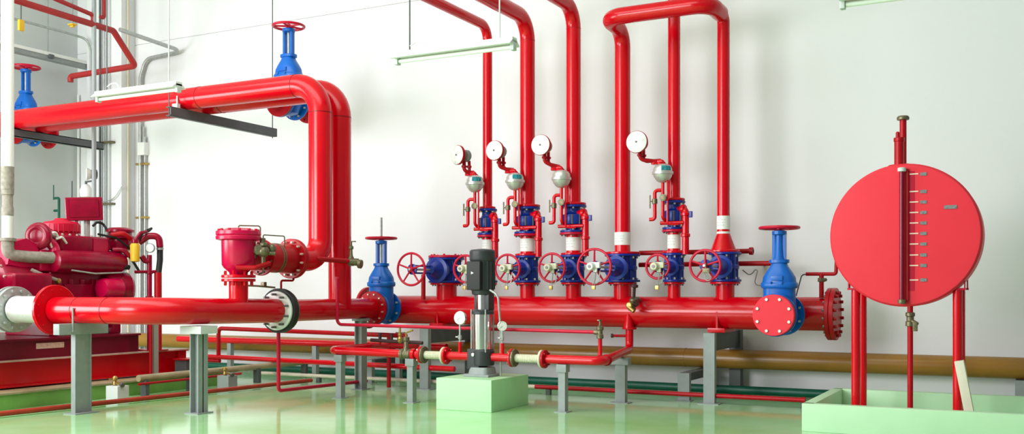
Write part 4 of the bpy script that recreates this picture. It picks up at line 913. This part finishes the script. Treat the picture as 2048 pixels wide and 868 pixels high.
MB().box((-11.90, 8.92, 1.90), (-11.36, 9.72, 2.13), 0.06).build('rocker_cover', CRIM, en)
MB().box((-11.355, 9.42, 1.93), (-11.35, 9.66, 2.10), 0.0).build('cover_plate', MAG, en)
rb_ = MB()
for k in range(7): rb_.rev([(0.016, 0), (0.016, 0.02), (0.01, 0.026)], (-11.42, 8.98 + k * 0.115, 2.125), (0, 0, 1), 8)
rb_.build('bolt_ring', BOLT, en)
MB().tube([(-11.20, 8.95, 1.66), (-11.18, 9.3, 1.62), (-11.18, 9.75, 1.64), (-11.25, 9.92, 1.72)], 0.012, 0.1, 8).build('fuel_tube', GALV, en)
MB().rev([(0.02, 0), (0.035, 0.005), (0.035, 0.07), (0.02, 0.08)], (-11.33, 8.80, 1.52), (1, 0.2, 0), 12).build('brass_plug', BRASS, en)
MB().tube([(-11.33, 8.45, 1.66), (-11.26, 8.6, 1.58), (-11.28, 8.80, 1.53)], 0.022, 0.06, 8).build('drain_tube', LAGG, en)
MB().tube([(-11.30, 9.45, 2.16), (-11.28, 9.75, 2.12), (-11.25, 9.95, 1.98)], 0.016, 0.1, 8).build('rubber_hose', BLACK, en)
# air cleaner drum
c = onX(122, 462, -11.7)
ac = MB().rev([(0.20, 0), (0.24, 0.02), (0.24, 0.08), (0.22, 0.09), (0.22, 0.11), (0.24, 0.12), (0.24, 0.22), (0.21, 0.25), (0.10, 0.27), (0.07, 0.30)], (-11.7, c.y, c.z - 0.13), (0, 0, 1), 40)
for k in range(24):
    a = 2 * PI * k / 24; ac.box((-11.7 + 0.236 * math.cos(a) - 0.008, c.y + 0.236 * math.sin(a) - 0.008, c.z - 0.03), (-11.7 + 0.236 * math.cos(a) + 0.008, c.y + 0.236 * math.sin(a) + 0.008, c.z + 0.08))
ac.build('air_cleaner', WHEEL, en)
# turbocharger and ducting at the left end
c = onX(64, 472, -11.5)
MB().rev([(0.05, 0), (0.13, 0.02), (0.15, 0.06), (0.15, 0.11), (0.10, 0.15), (0.07, 0.17), (0.09, 0.22), (0.12, 0.24), (0.12, 0.30), (0.05, 0.32)], (-11.45, c.y, c.z), (-0.4, 1, 0), 30).torus((-11.45, c.y + 0.06, c.z), (-0.4, 1, 0), 0.12, 0.06, 30, 12).build('turbocharger', CRIM, en)
b = onX(84, 470, -11.45)
MB().tube([b, b + Vector((0.0, 0.16, 0.02)), b + Vector((-0.1, 0.3, -0.10))], 0.05, 0.08, 14).build('charge_duct', GALV, en)
MB().tube([onX(95, 482, -11.4), onX(108, 492, -11.4), onX(112, 515, -11.35)], 0.07, 0.08, 14).build('intake_elbow', MAG, en)
MB().loft([[Vector((x, y, z)) for y, z in ((8.18, 1.72), (8.62, 1.66), (8.62, 1.98), (8.45, 2.06), (8.25, 2.0))] for x in (-11.9, -11.42)]).build('gear_cover', MAG, en)
MB().rev([(0.03, 0), (0.06, 0.005), (0.06, 0.02), (0.03, 0.025)], (-11.42, 8.40, 1.84), (1, 0, 0), 20).build('cover_port', CRIM, en)
MB().box((-11.62, 8.62, 1.64), (-11.38, 8.85, 1.92), 0.04).box((-11.6, 8.5, 1.95), (-11.45, 8.7, 2.02), 0.02).build('filter_bracket', MAG, en)
for (uu, vv, ln) in ((101, 468, 0.12), (112, 478, 0.16), (90, 486, 0.1)):
    c = onX(uu, vv, -11.36); MB().tube([c, c + Vector((0.02, ln * 0.5, 0.03)), c + Vector((0, ln, -0.05))], 0.016, 0.03, 8).build('fuel_tube', WHITE, en)
# front end: starter drum, coolant tank, filter, hoses
MB().rev([(0.10, 0), (0.21, 0.02), (0.23, 0.06), (0.23, 0.34), (0.20, 0.38), (0.06, 0.40)], (-11.42, 9.62, 1.42), (0.25, 1, 0), 36).build('starter_drum', CRIM, en)
MB().rev([(0.06, 0), (0.12, 0.01), (0.14, 0.05), (0.14, 0.3), (0.10, 0.34), (0.03, 0.35)], (-11.22, 9.42, 1.42), (0, 1, 0), 28).build('alternator', MAG, en)
ct = onX(240, 480, -11.5)
MB().rev([(0.10, -0.16), (0.16, -0.14), (0.17, -0.06), (0.165, 0.0), (0.20, 0.02), (0.20, 0.05), (0.165, 0.06), (0.165, 0.10), (0.20, 0.11), (0.20, 0.14), (0.15, 0.17), (0.03, 0.18)], (-11.5, ct.y, ct.z), (0, 0, 1), 32).build('coolant_tank', CRIM, en)
MB().box((-11.85, 9.70, 1.60), (-11.45, 10.02, 1.95), 0.05).build('thermostat_housing', CRIM, en)
hx = MB()
for k, (u0, v0, u1, v1) in enumerate(((222, 470, 262, 478), (226, 500, 258, 512), (232, 545, 258, 535))):
    a, b = onX(u0, v0, -11.32), onX(u1, v1, -11.2); hx = MB().tube([a, (a + b) / 2 + Vector((0.05, 0, 0.05)), b], 0.035, 0.1, 12); hx.build('coolant_hose', (DRED, CRIM, BLACK)[k], en)
fy = onX(270, 505, -11.1)
MB().rev([(0.04, -0.13), (0.062, -0.12), (0.066, 0.10), (0.05, 0.125), (0.03, 0.13)], fy, (0, 0, 1), 26).build('yellow_filter', YELLOW, en)
MB().rev([(0.03, 0), (0.05, 0.01), (0.05, 0.05), (0.02, 0.06)], fy + Vector((0, 0, 0.125)), (0, 0, 1), 18).tube([fy + Vector((0, 0, 0.17)), fy + Vector((0.02, 0.08, 0.28)), fy + Vector((0.0, 0.20, 0.30))], 0.022, 0.05, 10).build('filter_head', CRIM, en)
a = onX(275, 480, -11.15)
MB().tube([a, onX(288, 463, -11.15), onX(300, 458, -11.12), onX(304, 456, -11.1), onX(298, 462, -11.1), onX(288, 466, -11.12)], 0.016, 0.03, 8).build('throttle_cable', BLACK, en)
MB().tube([onX(258, 512, -11.2), onX(268, 526, -11.15), onX(278, 542, -11.12)], 0.018, 0.05, 8).build('rubber_hose', BLACK, en)
MB().tube([onX(186, 452, -11.6), onX(194, 444, -11.6), onX(206, 447, -11.6), onX(214, 460, -11.55)], 0.018, 0.06, 8).build('wire_loop', BLACK, en)
# exhaust elbow with lagging
e1 = onX(116, 516, -11.33)
ex = onX(15, 440, -11.45)
MB().tube([e1, onX(60, 514, -11.40), (ex.x, ex.y, 1.84), (ex.x, ex.y, 2.02)], 0.075, 0.16, 22).build('exhaust_elbow', LAGG, en)
# instrument panel on its bracket
pc = onX(168, 418, -11.75)
Mp = Matrix.Translation(pc) @ Matrix.Rotation(math.radians(52), 4, 'Z') @ Matrix.Rotation(math.radians(-3), 4, 'Y')
pb = MB().box((-0.24, -0.07, -0.165), (0.24, 0.09, 0.16), 0.02, Mp).build('instrument_panel', CRIM, en)
MB().box((-0.19, -0.078, -0.12), (0.19, -0.068, 0.12), 0.01, Mp).build('panel_lid', CRIM, pb)
MB().box((pc.x - 0.03, pc.y + 0.02, 2.0), (pc.x + 0.03, pc.y + 0.08, pc.z - 0.14), 0.005).box((pc.x - 0.1, pc.y - 0.12, 2.05), (pc.x - 0.04, pc.y - 0.06, pc.z - 0.14), 0.005).build('panel_bracket', LGREY, en)
# the pump itself, mostly beyond the left edge
MB().rev([(0.2, 0), (0.46, 0.05), (0.55, 0.16), (0.55, 0.42), (0.46, 0.53), (0.2, 0.58)], (-11.75, 7.30, 1.17), (0, 1, 0), 44).cyl((-11.5, YA, ZB + 0.03), (-10.80, YA, ZB + 0.03), 0.19).box((-12.1, 7.35, 0.80), (-11.4, 7.8, 0.95), 0.02).build('pump_casing', MAG, en)
MB().rev([(0.2, 0), (0.275, 0.004), (0.275, 0.045), (0.2, 0.05)], (-10.83, YA, ZB + 0.03), (1, 0, 0), 40).build('pump_flange', GALV, en)

# bellows joint between pump and discharge pipe
be = thing('bellows_joint', 'grey flanged bellows joint between the fire pump and the red discharge pipe', 'pipe joint', (-10.4, YA, ZB + 0.03))
prof = [(0.165, 0.0)]
L = 0.56; x0 = -10.70
for k in range(22): prof += [(0.152, 0.03 + L * k / 22), (0.158, 0.03 + L * (k + 0.5) / 22)]
prof.append((0.165, L + 0.03))
MB().rev(prof, (x0, YA, ZB + 0.03), (1, 0, 0), 44).build('braided_sleeve', mat('silver_sleeve', (0.72, 0.73, 0.74), 0.3, metal=0.4), be)
fl = MB().disc((-10.77, YA, ZB + 0.03), (1, 0, 0), 0.272, 0.05, 48).build('joint_flange', GALV, be)
bolts(fl, (-10.722, YA, ZB + 0.03), (1, 0, 0), 0.222, 12, 0.02, 0.025, GALV)

# exhaust stack
es = thing('exhaust_pipe', 'tall white engine exhaust pipe with grey clamp bands at the far left', 'pipe', (ex.x, ex.y, 2.02))
MB().cyl((ex.x, ex.y, 2.02), (ex.x, ex.y, 2.34), 0.068, seg=28).cyl((ex.x, ex.y, 2.66), (ex.x, ex.y, CEIL), 0.075, seg=28).build('clad_pipe', WHITE, es)
MB().rev([(0.06, 0.0), (0.072, 0.005), (0.072, 0.10), (0.064, 0.12), (0.064, 0.26), (0.074, 0.27), (0.074, 0.33), (0.066, 0.34)], (ex.x, ex.y, 2.33), (0, 0, 1), 28).build('clamp_band', LAGG, es)
MB().cyl((ex.x, ex.y, 2.66), (ex.x, ex.y, 2.95), 0.077, seg=28).build('lagging_sleeve', LAGG, es)
MB().rev([(0.07, 0), (0.10, 0.006), (0.10, 0.04), (0.07, 0.046)], (ex.x, ex.y, 2.01), (0, 0, 1), 28).build('flange', LAGG, es)

# cooling line stand right of the engine
cl = thing('cooling_line', 'crimson cooling water pipes with black hose and gauge at the right end of the engine', 'pipe', onX(305, 700, -10.95))
top = onX(292, 474, -11.1); mid = onX(322, 474, -11.0)
a = onX(318, 470, -11.0)
MB().tube([onX(278, 485, -11.2), onX(296, 472, -11.1), onX(318, 472, -11.0), onX(320, 494, -11.0)], 0.048, 0.10, 14).build('top_elbow', CRIM, cl)
MB().tube([onX(320, 492, -11.0), onX(320, 520, -11.0), onX(317, 546, -11.0)], 0.042, 0.2, 14).build('rubber_hose', BLACK, cl)
MB().rev([(0.042, 0), (0.05, 0.002), (0.05, 0.03), (0.042, 0.032)], onX(320, 500, -11.0), (0, 0, 1), 16).build('hose_clip', GALV, cl)
b = onX(316, 545, -11.0); c = onX(299, 510, -11.05)
MB().cyl(b, (b.x, b.y, 0.55), 0.052, seg=16).build('lower_pipe', DRED, cl)
MB().cyl(c, (c.x, c.y, 0.55), 0.034, seg=14).rev([(0.03, 0), (0.055, 0.01), (0.055, 0.06), (0.03, 0.07)], (c.x, c.y, 1.25), (0, 0, 1), 12).rev([(0.03, 0), (0.05, 0.01), (0.05, 0.05), (0.03, 0.06)], (c.x, c.y, 1.62), (0, 0, 1), 12).build('lower_pipe', CRIM, cl)
MB().tube([onX(283, 512, -11.1), onX(290, 522, -11.08), onX(298, 522, -11.05)], 0.04, 0.06, 12).build('side_elbow', CRIM, cl)
MB().cyl(onX(270, 544, -11.1), onX(318, 543, -11.0), 0.022, seg=12).build('cross_pipe', CRIM, cl)
g = onX(300, 496, -11.03)
MB().rev([(0.06, -0.02), (0.068, -0.018), (0.068, 0.012), (0.058, 0.016)], g, (0.5, -0.86, 0), 26).build('gauge_case', GREY, cl)
MB().rev([(0.056, 0.014), (0.056, 0.019), (0.01, 0.02)], g, (0.5, -0.86, 0), 24).build('gauge_dial', FACEW, cl)
MB().box((c.x - 0.1, c.y - 0.1, 0.545), (b.x + 0.1, b.y + 0.1, 0.56)).build('base_plate', DRED, cl)

# upright steel post on the edge of the plinth
up = thing('steel_post', 'grey upright steel post with a thin red pipe beside it, on the plinth edge', 'post', (-10.75, 9.6, 0.2))
q = onX(309, 750, -10.72)
MB().box((q.x - 0.035, q.y - 0.04, 0.20), (q.x + 0.035, q.y + 0.04, 1.02)).box((q.x - 0.05, q.y - 0.06, 0.20), (q.x + 0.05, q.y + 0.06, 0.21)).build('post', mat('warm_grey_steel', (0.36, 0.33, 0.31), 0.5), up)
MB().cyl((q.x + 0.02, q.y - 0.085, 0.20), (q.x + 0.02, q.y - 0.085, 1.02), 0.022, seg=12).build('red_pipe', DRED, up)

# tan pipe running along the plinth, with small feet, and two grey blocks with yellow cocks
tp = thing('drain_pipe', 'tan pipe on small feet along the green plinth', 'pipe', (-10.2, 11, 0.2))
MB().tube([(-10.42, 9.35, 0.24), (-10.42, 13.0, 0.24)], 0.045, seg=16).build('straight_run', TAN, tp)
MB().tube([(-10.36, 9.3, 0.17), (-10.36, 11.2, 0.17)], 0.018, seg=10).build('thin_tube', DRED, tp)
for y in (9.45, 10.25, 11.6, 12.7): MB().box((-10.46, y - 0.03, 0), (-10.36, y + 0.03, 0.21)).build('foot', DGREY, tp)
for (uu, vv, lab, dk) in ((232, 803, 'pale grey block with a yellow cock, beside the plinth left of the H-section stand', LGREY), (452, 779, 'grey block with a yellow cock, right of the H-section stand with pale saddle', GREY)):
    d = 1.4 * FPX / (vv - HOR); x_, y_ = ray(uu); X, Y = x_ * d, y_ * d
    t = thing('drain_box', lab, 'block', (X, Y, 0))
    MB().box((X - 0.09, Y - 0.08, 0), (X + 0.12, Y + 0.10, 0.20), 0.006).build('block', dk, t)
    MB().rev([(0.02, 0), (0.03, 0.01), (0.03, 0.04), (0.02, 0.06), (0.035, 0.07), (0.035, 0.10), (0.015, 0.12)], (X - 0.02, Y, 0.20), (0, 0, 1), 12).box((X - 0.10, Y - 0.03, 0.27), (X + 0.03, Y - 0.01, 0.29), 0.004).cyl((X - 0.02, Y, 0.24), (X + 0.12, Y - 0.02, 0.22), 0.018, seg=10).build('yellow_cock', BRASS, t)
    MB().cyl((X + 0.12, Y - 0.02, 0.22), (X + 0.15, Y - 0.025, 0.21), 0.03, seg=12).build('cock_cap', DBOLT, t)
tb_ = thing('junction_box', 'small dark green box at the end of the red skid', 'box', onX(372, 735, -10.9))
q = onX(372, 735, -10.78)
MB().box((q.x - 0.12, q.y - 0.10, 0.20), (q.x + 0.10, q.y + 0.18, 0.40), 0.01).build('box', DGREY, tb_)
MB().box((q.x - 0.14, q.y - 0.12, 0.40), (q.x + 0.12, q.y + 0.20, 0.42), 0.004).build('lid', DRED, tb_)

# ================================================================= PIPES AND CABLES ON THE LEFT
lp = thing('sprinkler_pipe', 'red pipe high at the left, running back and turning down beside the column', 'pipe', (-13.8, 11.8, 5.6))
PXL = -13.8
MB().tube([(PXL, 6.5, 5.92), (PXL, 11.85, 5.78), (PXL, 12.32, 5.28), (-15.45, 12.32, 5.26), (-15.45, 12.32, 5.16)], 0.052, 0.07, 18).build('bent_run', FADED, lp)
s2 = thing('sprinkler_pipe', 'thinner red pipe above the high red pipe at left, ending in a small drop', 'pipe', (-13.8, 10.5, 6.1))
e = onX(186, 30, PXL)
MB().tube([(PXL, 6.5, 6.5), (PXL, e.y, e.z), (PXL, e.y, 5.82)], 0.036, 0.06, 12).build('bent_run', FADED, s2)
s3 = thing('sprinkler_pipe', 'short red pipe coming down beside the tall grey pole with a bent foot', 'pipe', (-13.8, 11.6, 6.1))
e = onX(208, 36, PXL); e2 = onX(200, 36, PXL)
MB().tube([(PXL, e.y, CEIL), (PXL, e.y, e.z), (PXL, e2.y, e.z)], 0.032, 0.06, 12).build('bent_run', FADED, s3)
yt = onX(42, 50, PXL)
ty = thing('hanging_tag', 'yellow hanging box under the high red pipe beside the exhaust pipe', 'tag', yt)
MB().box(yt + Vector((-0.025, -0.045, -0.09)), yt + Vector((0.025, 0.045, 0.08)), 0.012).build('box', YELLOW, ty)
MB().cyl(yt + Vector((0, 0, 0.09)), yt + Vector((0, 0, 0.40)), 0.01, seg=8).build('cord', DGREY, ty)
yv_ = onX(145, 42, PXL)
tv = thing('pipe_clamp', 'yellow clamp bar on the high red pipe near the grey pole', 'clamp', yv_)
MB().box(yv_ + Vector((-0.06, -0.05, -0.07)), yv_ + Vector((0.06, 0.05, -0.05)), 0.006).box(yv_ + Vector((-0.04, -0.02, -0.10)), yv_ + Vector((0.03, 0.02, -0.07)), 0.006).build('clamp', YELLOW, tv)
MB().cyl(yv_ + Vector((0.0, 0.0, -0.05)), (yv_.x, yv_.y, CEIL), 0.009, seg=8).build('hanger_rod', GREY, tv)
cd = thing('conduit', 'grey conduit from the high red pipe to the back wall, bending down along the column', 'conduit', (-13.8, 13, 5.7))
w1 = onY(292, 118, 13.33); w2 = onY(281, 150, 13.33)
MB().tube([(PXL + 0.1, 11.9, 5.80), (PXL + 0.06, 13.33, 5.74), (w1.x, 13.33, w1.z), (w2.x, 13.33, w2.z - 0.05), (w2.x, 13.33, 0.0)], 0.036, 0.22, 14).build('bent_run', GALV, cd)
for zz in (3.75, 2.75): MB().box((w2.x - 0.10, 13.30, zz - 0.02), (w2.x + 0.16, 13.41, zz + 0.02), 0.004).build('strap', BRASS, cd)
c2 = thing('conduit', 'second thin grey conduit on the back wall just right of the column', 'conduit', (w2.x + 0.12, 13.35, 3))
MB().cyl((w2.x + 0.10, 13.35, 0.0), (w2.x + 0.10, 13.35, 4.25), 0.022, seg=10).build('straight_run', GALV, c2)
c3 = thing('conduit', 'thin tan conduit on the edge of the column', 'conduit', (-15.0, 13.2, 3))
MB().cyl((-15.0, 13.22, 0.0), (-15.0, 13.22, CEIL), 0.024, seg=10).build('straight_run', mat('beige_conduit', (0.62, 0.56, 0.44), 0.5), c3)
# vertical cable bundle on the column's left
wbx = thing('wall_box', 'small white box on the back wall beside the column conduits', 'box', onY(286, 296, 13.38))
q = onY(287, 298, 13.34)
MB().box((q.x - 0.10, 13.28, q.z - 0.12), (q.x + 0.08, 13.41, q.z + 0.12), 0.01).build('box', WHITE, wbx)
MB().cyl((q.x, 13.34, q.z + 0.12), (q.x, 13.34, q.z + 0.42), 0.018, seg=10).build('gland_pipe', GALV, wbx)
for k in range(5):
    u = (200, 204.5, 208.5, 213, 217)[k]
    yy = 13.03
    q = onY(u, 200, yy)
    lab = ('thin dark cable down the column, leftmost of the five', 'thin grey cable down the column, second of the five', 'thin pale cable down the column, middle of the five', 'thin dark cable down the column, fourth of the five', 'thin pale cable down the column, rightmost of the five')[k]
    t = thing('cable', lab, 'cable', (q.x, yy, 3.5), 'cables down the column')
    MB().cyl((q.x, yy, 0.0), (q.x, yy, (CEIL, 5.1, CEIL, 5.1, CEIL)[k]), (0.020, 0.016, 0.014, 0.018, 0.014)[k], seg=8).build('run', (DGREY, GREY, GALV, GREY, LGREY)[k], t)
qa, qb = onY(193, 182, 12.98), onY(222, 178, 12.98)
for (zz, lab) in ((5.02, 'upper clamp bar across the cables on the column'), (onY(205, 285, 12.98).z, 'lower brown clamp bar across the cables on the column'), (onY(205, 408, 12.98).z, 'lowest small clamp across the column cables above the panel')):
    tag(MB().box((qa.x, 12.98, zz - 0.02), (qb.x, 13.09, zz + 0.02), 0.004).build('cable_clamp', BRONZE), lab, 'clamp')
pole = thing('steel_pole', 'tall grey steel pole from floor to ceiling behind the overhead pipes', 'pole', (0, 0, 0))
PLY = 11.45; q = onY(188, 200, PLY); pole.location = (q.x, PLY, 0)
MB().cyl((q.x, PLY, 0.0), (q.x, PLY, CEIL), 0.036, seg=18).build('pole', mat('pole_grey', (0.33, 0.36, 0.37), 0.45), pole)
MB().box((q.x - 0.1, PLY - 0.1, 0.2), (q.x + 0.1, PLY + 0.1, 0.0)).build('base_plate', GREY, pole)
# horn speaker on the pole
hp = onY(172, 348, 11.5)
hs = thing('alarm_horn', 'small white alarm horn with black back beside the grey pole', 'horn', hp)
MB().rev([(0.10, 0), (0.105, 0.01), (0.09, 0.05), (0.07, 0.08)], hp, (0.6, 0.8, 0), 26).build('horn_cap', WHITE, hs)
MB().rev([(0.075, 0.08), (0.08, 0.09), (0.08, 0.17), (0.04, 0.18)], hp, (0.6, 0.8, 0), 22).build('driver', BLACK, hs)
MB().cyl(hp + Vector((0.08, 0.1, 0)), (q.x, PLY, hp.z), 0.03, seg=10).build('bracket_arm', BRASS, hs)
b2_ = onY(172, 378, 11.5)
bo = thing('lamp_housing', 'white dome lamp under the alarm horn above the crimson panel', 'lamp', b2_)
MB().rev([(0.03, -0.16), (0.09, -0.13), (0.10, -0.02), (0.06, 0.06), (0.03, 0.08)], b2_, (0, 0, 1), 24).build('dome', WHITE, bo)
MB().cyl(b2_ + Vector((0, 0, 0.08)), b2_ + Vector((0, 0, 0.13)), 0.02, seg=10).cyl(b2_ + Vector((0, 0, 0.12)), (q.x, PLY, b2_.z + 0.12), 0.016, seg=8).build('bracket', DGREY, bo)
# dark small pipe fitting standing on the left wall side
fi = onY(118, 400, 12.6)
ff = thing('tap_fitting', 'small dark green pipe fitting with two taps in front of the shaded left wall', 'fitting', fi)
zz = [onY(118, v, 12.6).z for v in (396, 421, 445)]
MB().tube([(fi.x - 0.14, 12.6, zz[0]), (fi.x, 12.6, zz[0]), (fi.x, 12.6, 0.0)], 0.024, 0.03, 10).cyl((fi.x - 0.13, 12.6, zz[1]), (fi.x, 12.6, zz[1]), 0.024, seg=10).cyl((fi.x - 0.15, 12.6, zz[0] - 0.03), (fi.x - 0.15, 12.6, zz[0] + 0.25), 0.010, seg=8).build('pipe_run', GREENP, ff)
ww = thing('wall_wire', 'thin grey wire sagging across the shaded left wall behind the engine', 'cable', onY(60, 392, 13.3))
MB().tube([onY(-10, 390, 13.2), onY(60, 393, 13.3), onY(110, 399, 13.3), onY(200, 406, 13.02), onY(228, 398, 13.02), onY(245, 370, 13.05)], 0.010, 0.3, 8).build('wire', GALV, ww)
an = thing('antenna_rod', 'thin dark rod rising behind the crimson panel', 'rod', onY(144, 385, 12.4))
q = onY(144, 362, 12.4)
MB().cyl((q.x, 12.4, 0.0), (q.x, 12.4, q.z), 0.012, seg=8).build('rod', DGREY, an)
# tray and conduit on the left wall
TXL = -16.0
t0, t1 = onX(-20, 78, TXL), onX(187, 136, TXL)
tr = thing('cable_tray', 'long grey lighting channel hung beside the left wall', 'channel', (TXL, 11, 4.9))
MB().box((TXL - 0.10, t0.y, t1.z - 0.05), (TXL + 0.03, 13.38, t1.z + 0.03), 0.006).build('channel', GREY, tr)
MB().box((TXL - 0.12, t0.y, t1.z + 0.03), (TXL + 0.05, 13.38, t1.z + 0.09), 0.006).build('cover_strip', WHITE, tr)
for y in (9.5, 11.2, 12.3): MB().cyl((TXL - 0.03, y, t1.z + 0.08), (TXL - 0.03, y, CEIL), 0.008, seg=8).build('hanger_rod', GREY, tr)
for y in (11.2, 12.3): MB().box((TXL + 0.0, y - 0.05, t1.z - 0.02), (TXL + 0.08, y + 0.05, t1.z + 0.05), 0.006).build('clip', DGREY, tr)
c0, c1 = onX(10, 32, TXL), onX(180, 78, TXL)
cw = thing('conduit', 'thin grey conduit beside the left wall above the lighting channel', 'conduit', (TXL, 11, 5.6))
MB().tube([(TXL, c0.y - 1.0, c1.z), (TXL, 12.7, c1.z), (TXL + 0.15, 13.0, c1.z - 0.06), (TXL + 0.25, 13.0, c1.z - 0.25), (TXL + 0.28, 13.0, c1.z - 1.2)], 0.022, 0.3, 10).build('run', GALV, cw)
MB().box((TXL - 0.09, 10.9, c1.z - 0.05), (TXL + 0.04, 11.02, c1.z + 0.05), 0.01).build('box', DGREY, cw)
wc = thing('conduit', 'thin white conduit down the back corner of the room', 'conduit', (-16.5, 13.3, 3))
q = onY(157, 250, 13.36)
MB().cyl((q.x, 13.36, 0.0), (q.x, 13.36, 5.2), 0.024, seg=10).build('run', WHITE, wc)

# ================================================================= LIGHT
w = bpy.data.worlds.new('daylight'); scene.world = w; w.use_nodes = True
bg = w.node_tree.nodes['Background']; bg.inputs[0].default_value = (0.95, 0.98, 1.0, 1); bg.inputs[1].default_value = WORLD
def area(name, loc, tgt, sx, sy, power, col):
    l = bpy.data.lights.new(name, 'AREA'); l.shape = 'RECTANGLE'; l.size = sx; l.size_y = sy; l.energy = power; l.color = col
    o = bpy.data.objects.new(name, l); COL.objects.link(o); o.location = loc
    o.rotation_euler = (Vector(tgt) - Vector(loc)).to_track_quat('-Z', 'Y').to_euler()
area('window_daylight', (-16.3, 2.2, 2.5), (-9, 7.4, 1.2), 5, 3.4, P_LEFT, (0.98, 0.985, 1.0))
area('doorway_daylight', (-11.0, -5.5, 4.4), (-7.0, 11, 1.6), 7, 5, P_FRONT, (0.985, 0.975, 1.0))
area('overhead_fill', (-8.0, 6.0, 7.5), (-8.0, 6.1, 0), 11, 4, P_TOP, (0.98, 0.98, 1.0))  # added light under the closed ceiling, brightens the tops of the overhead pipes

vs = scene.view_settings
vs.view_transform = 'Standard'; vs.look = 'None'; vs.gamma = 1; vs.use_curve_mapping = False
vs.exposure = EXPO
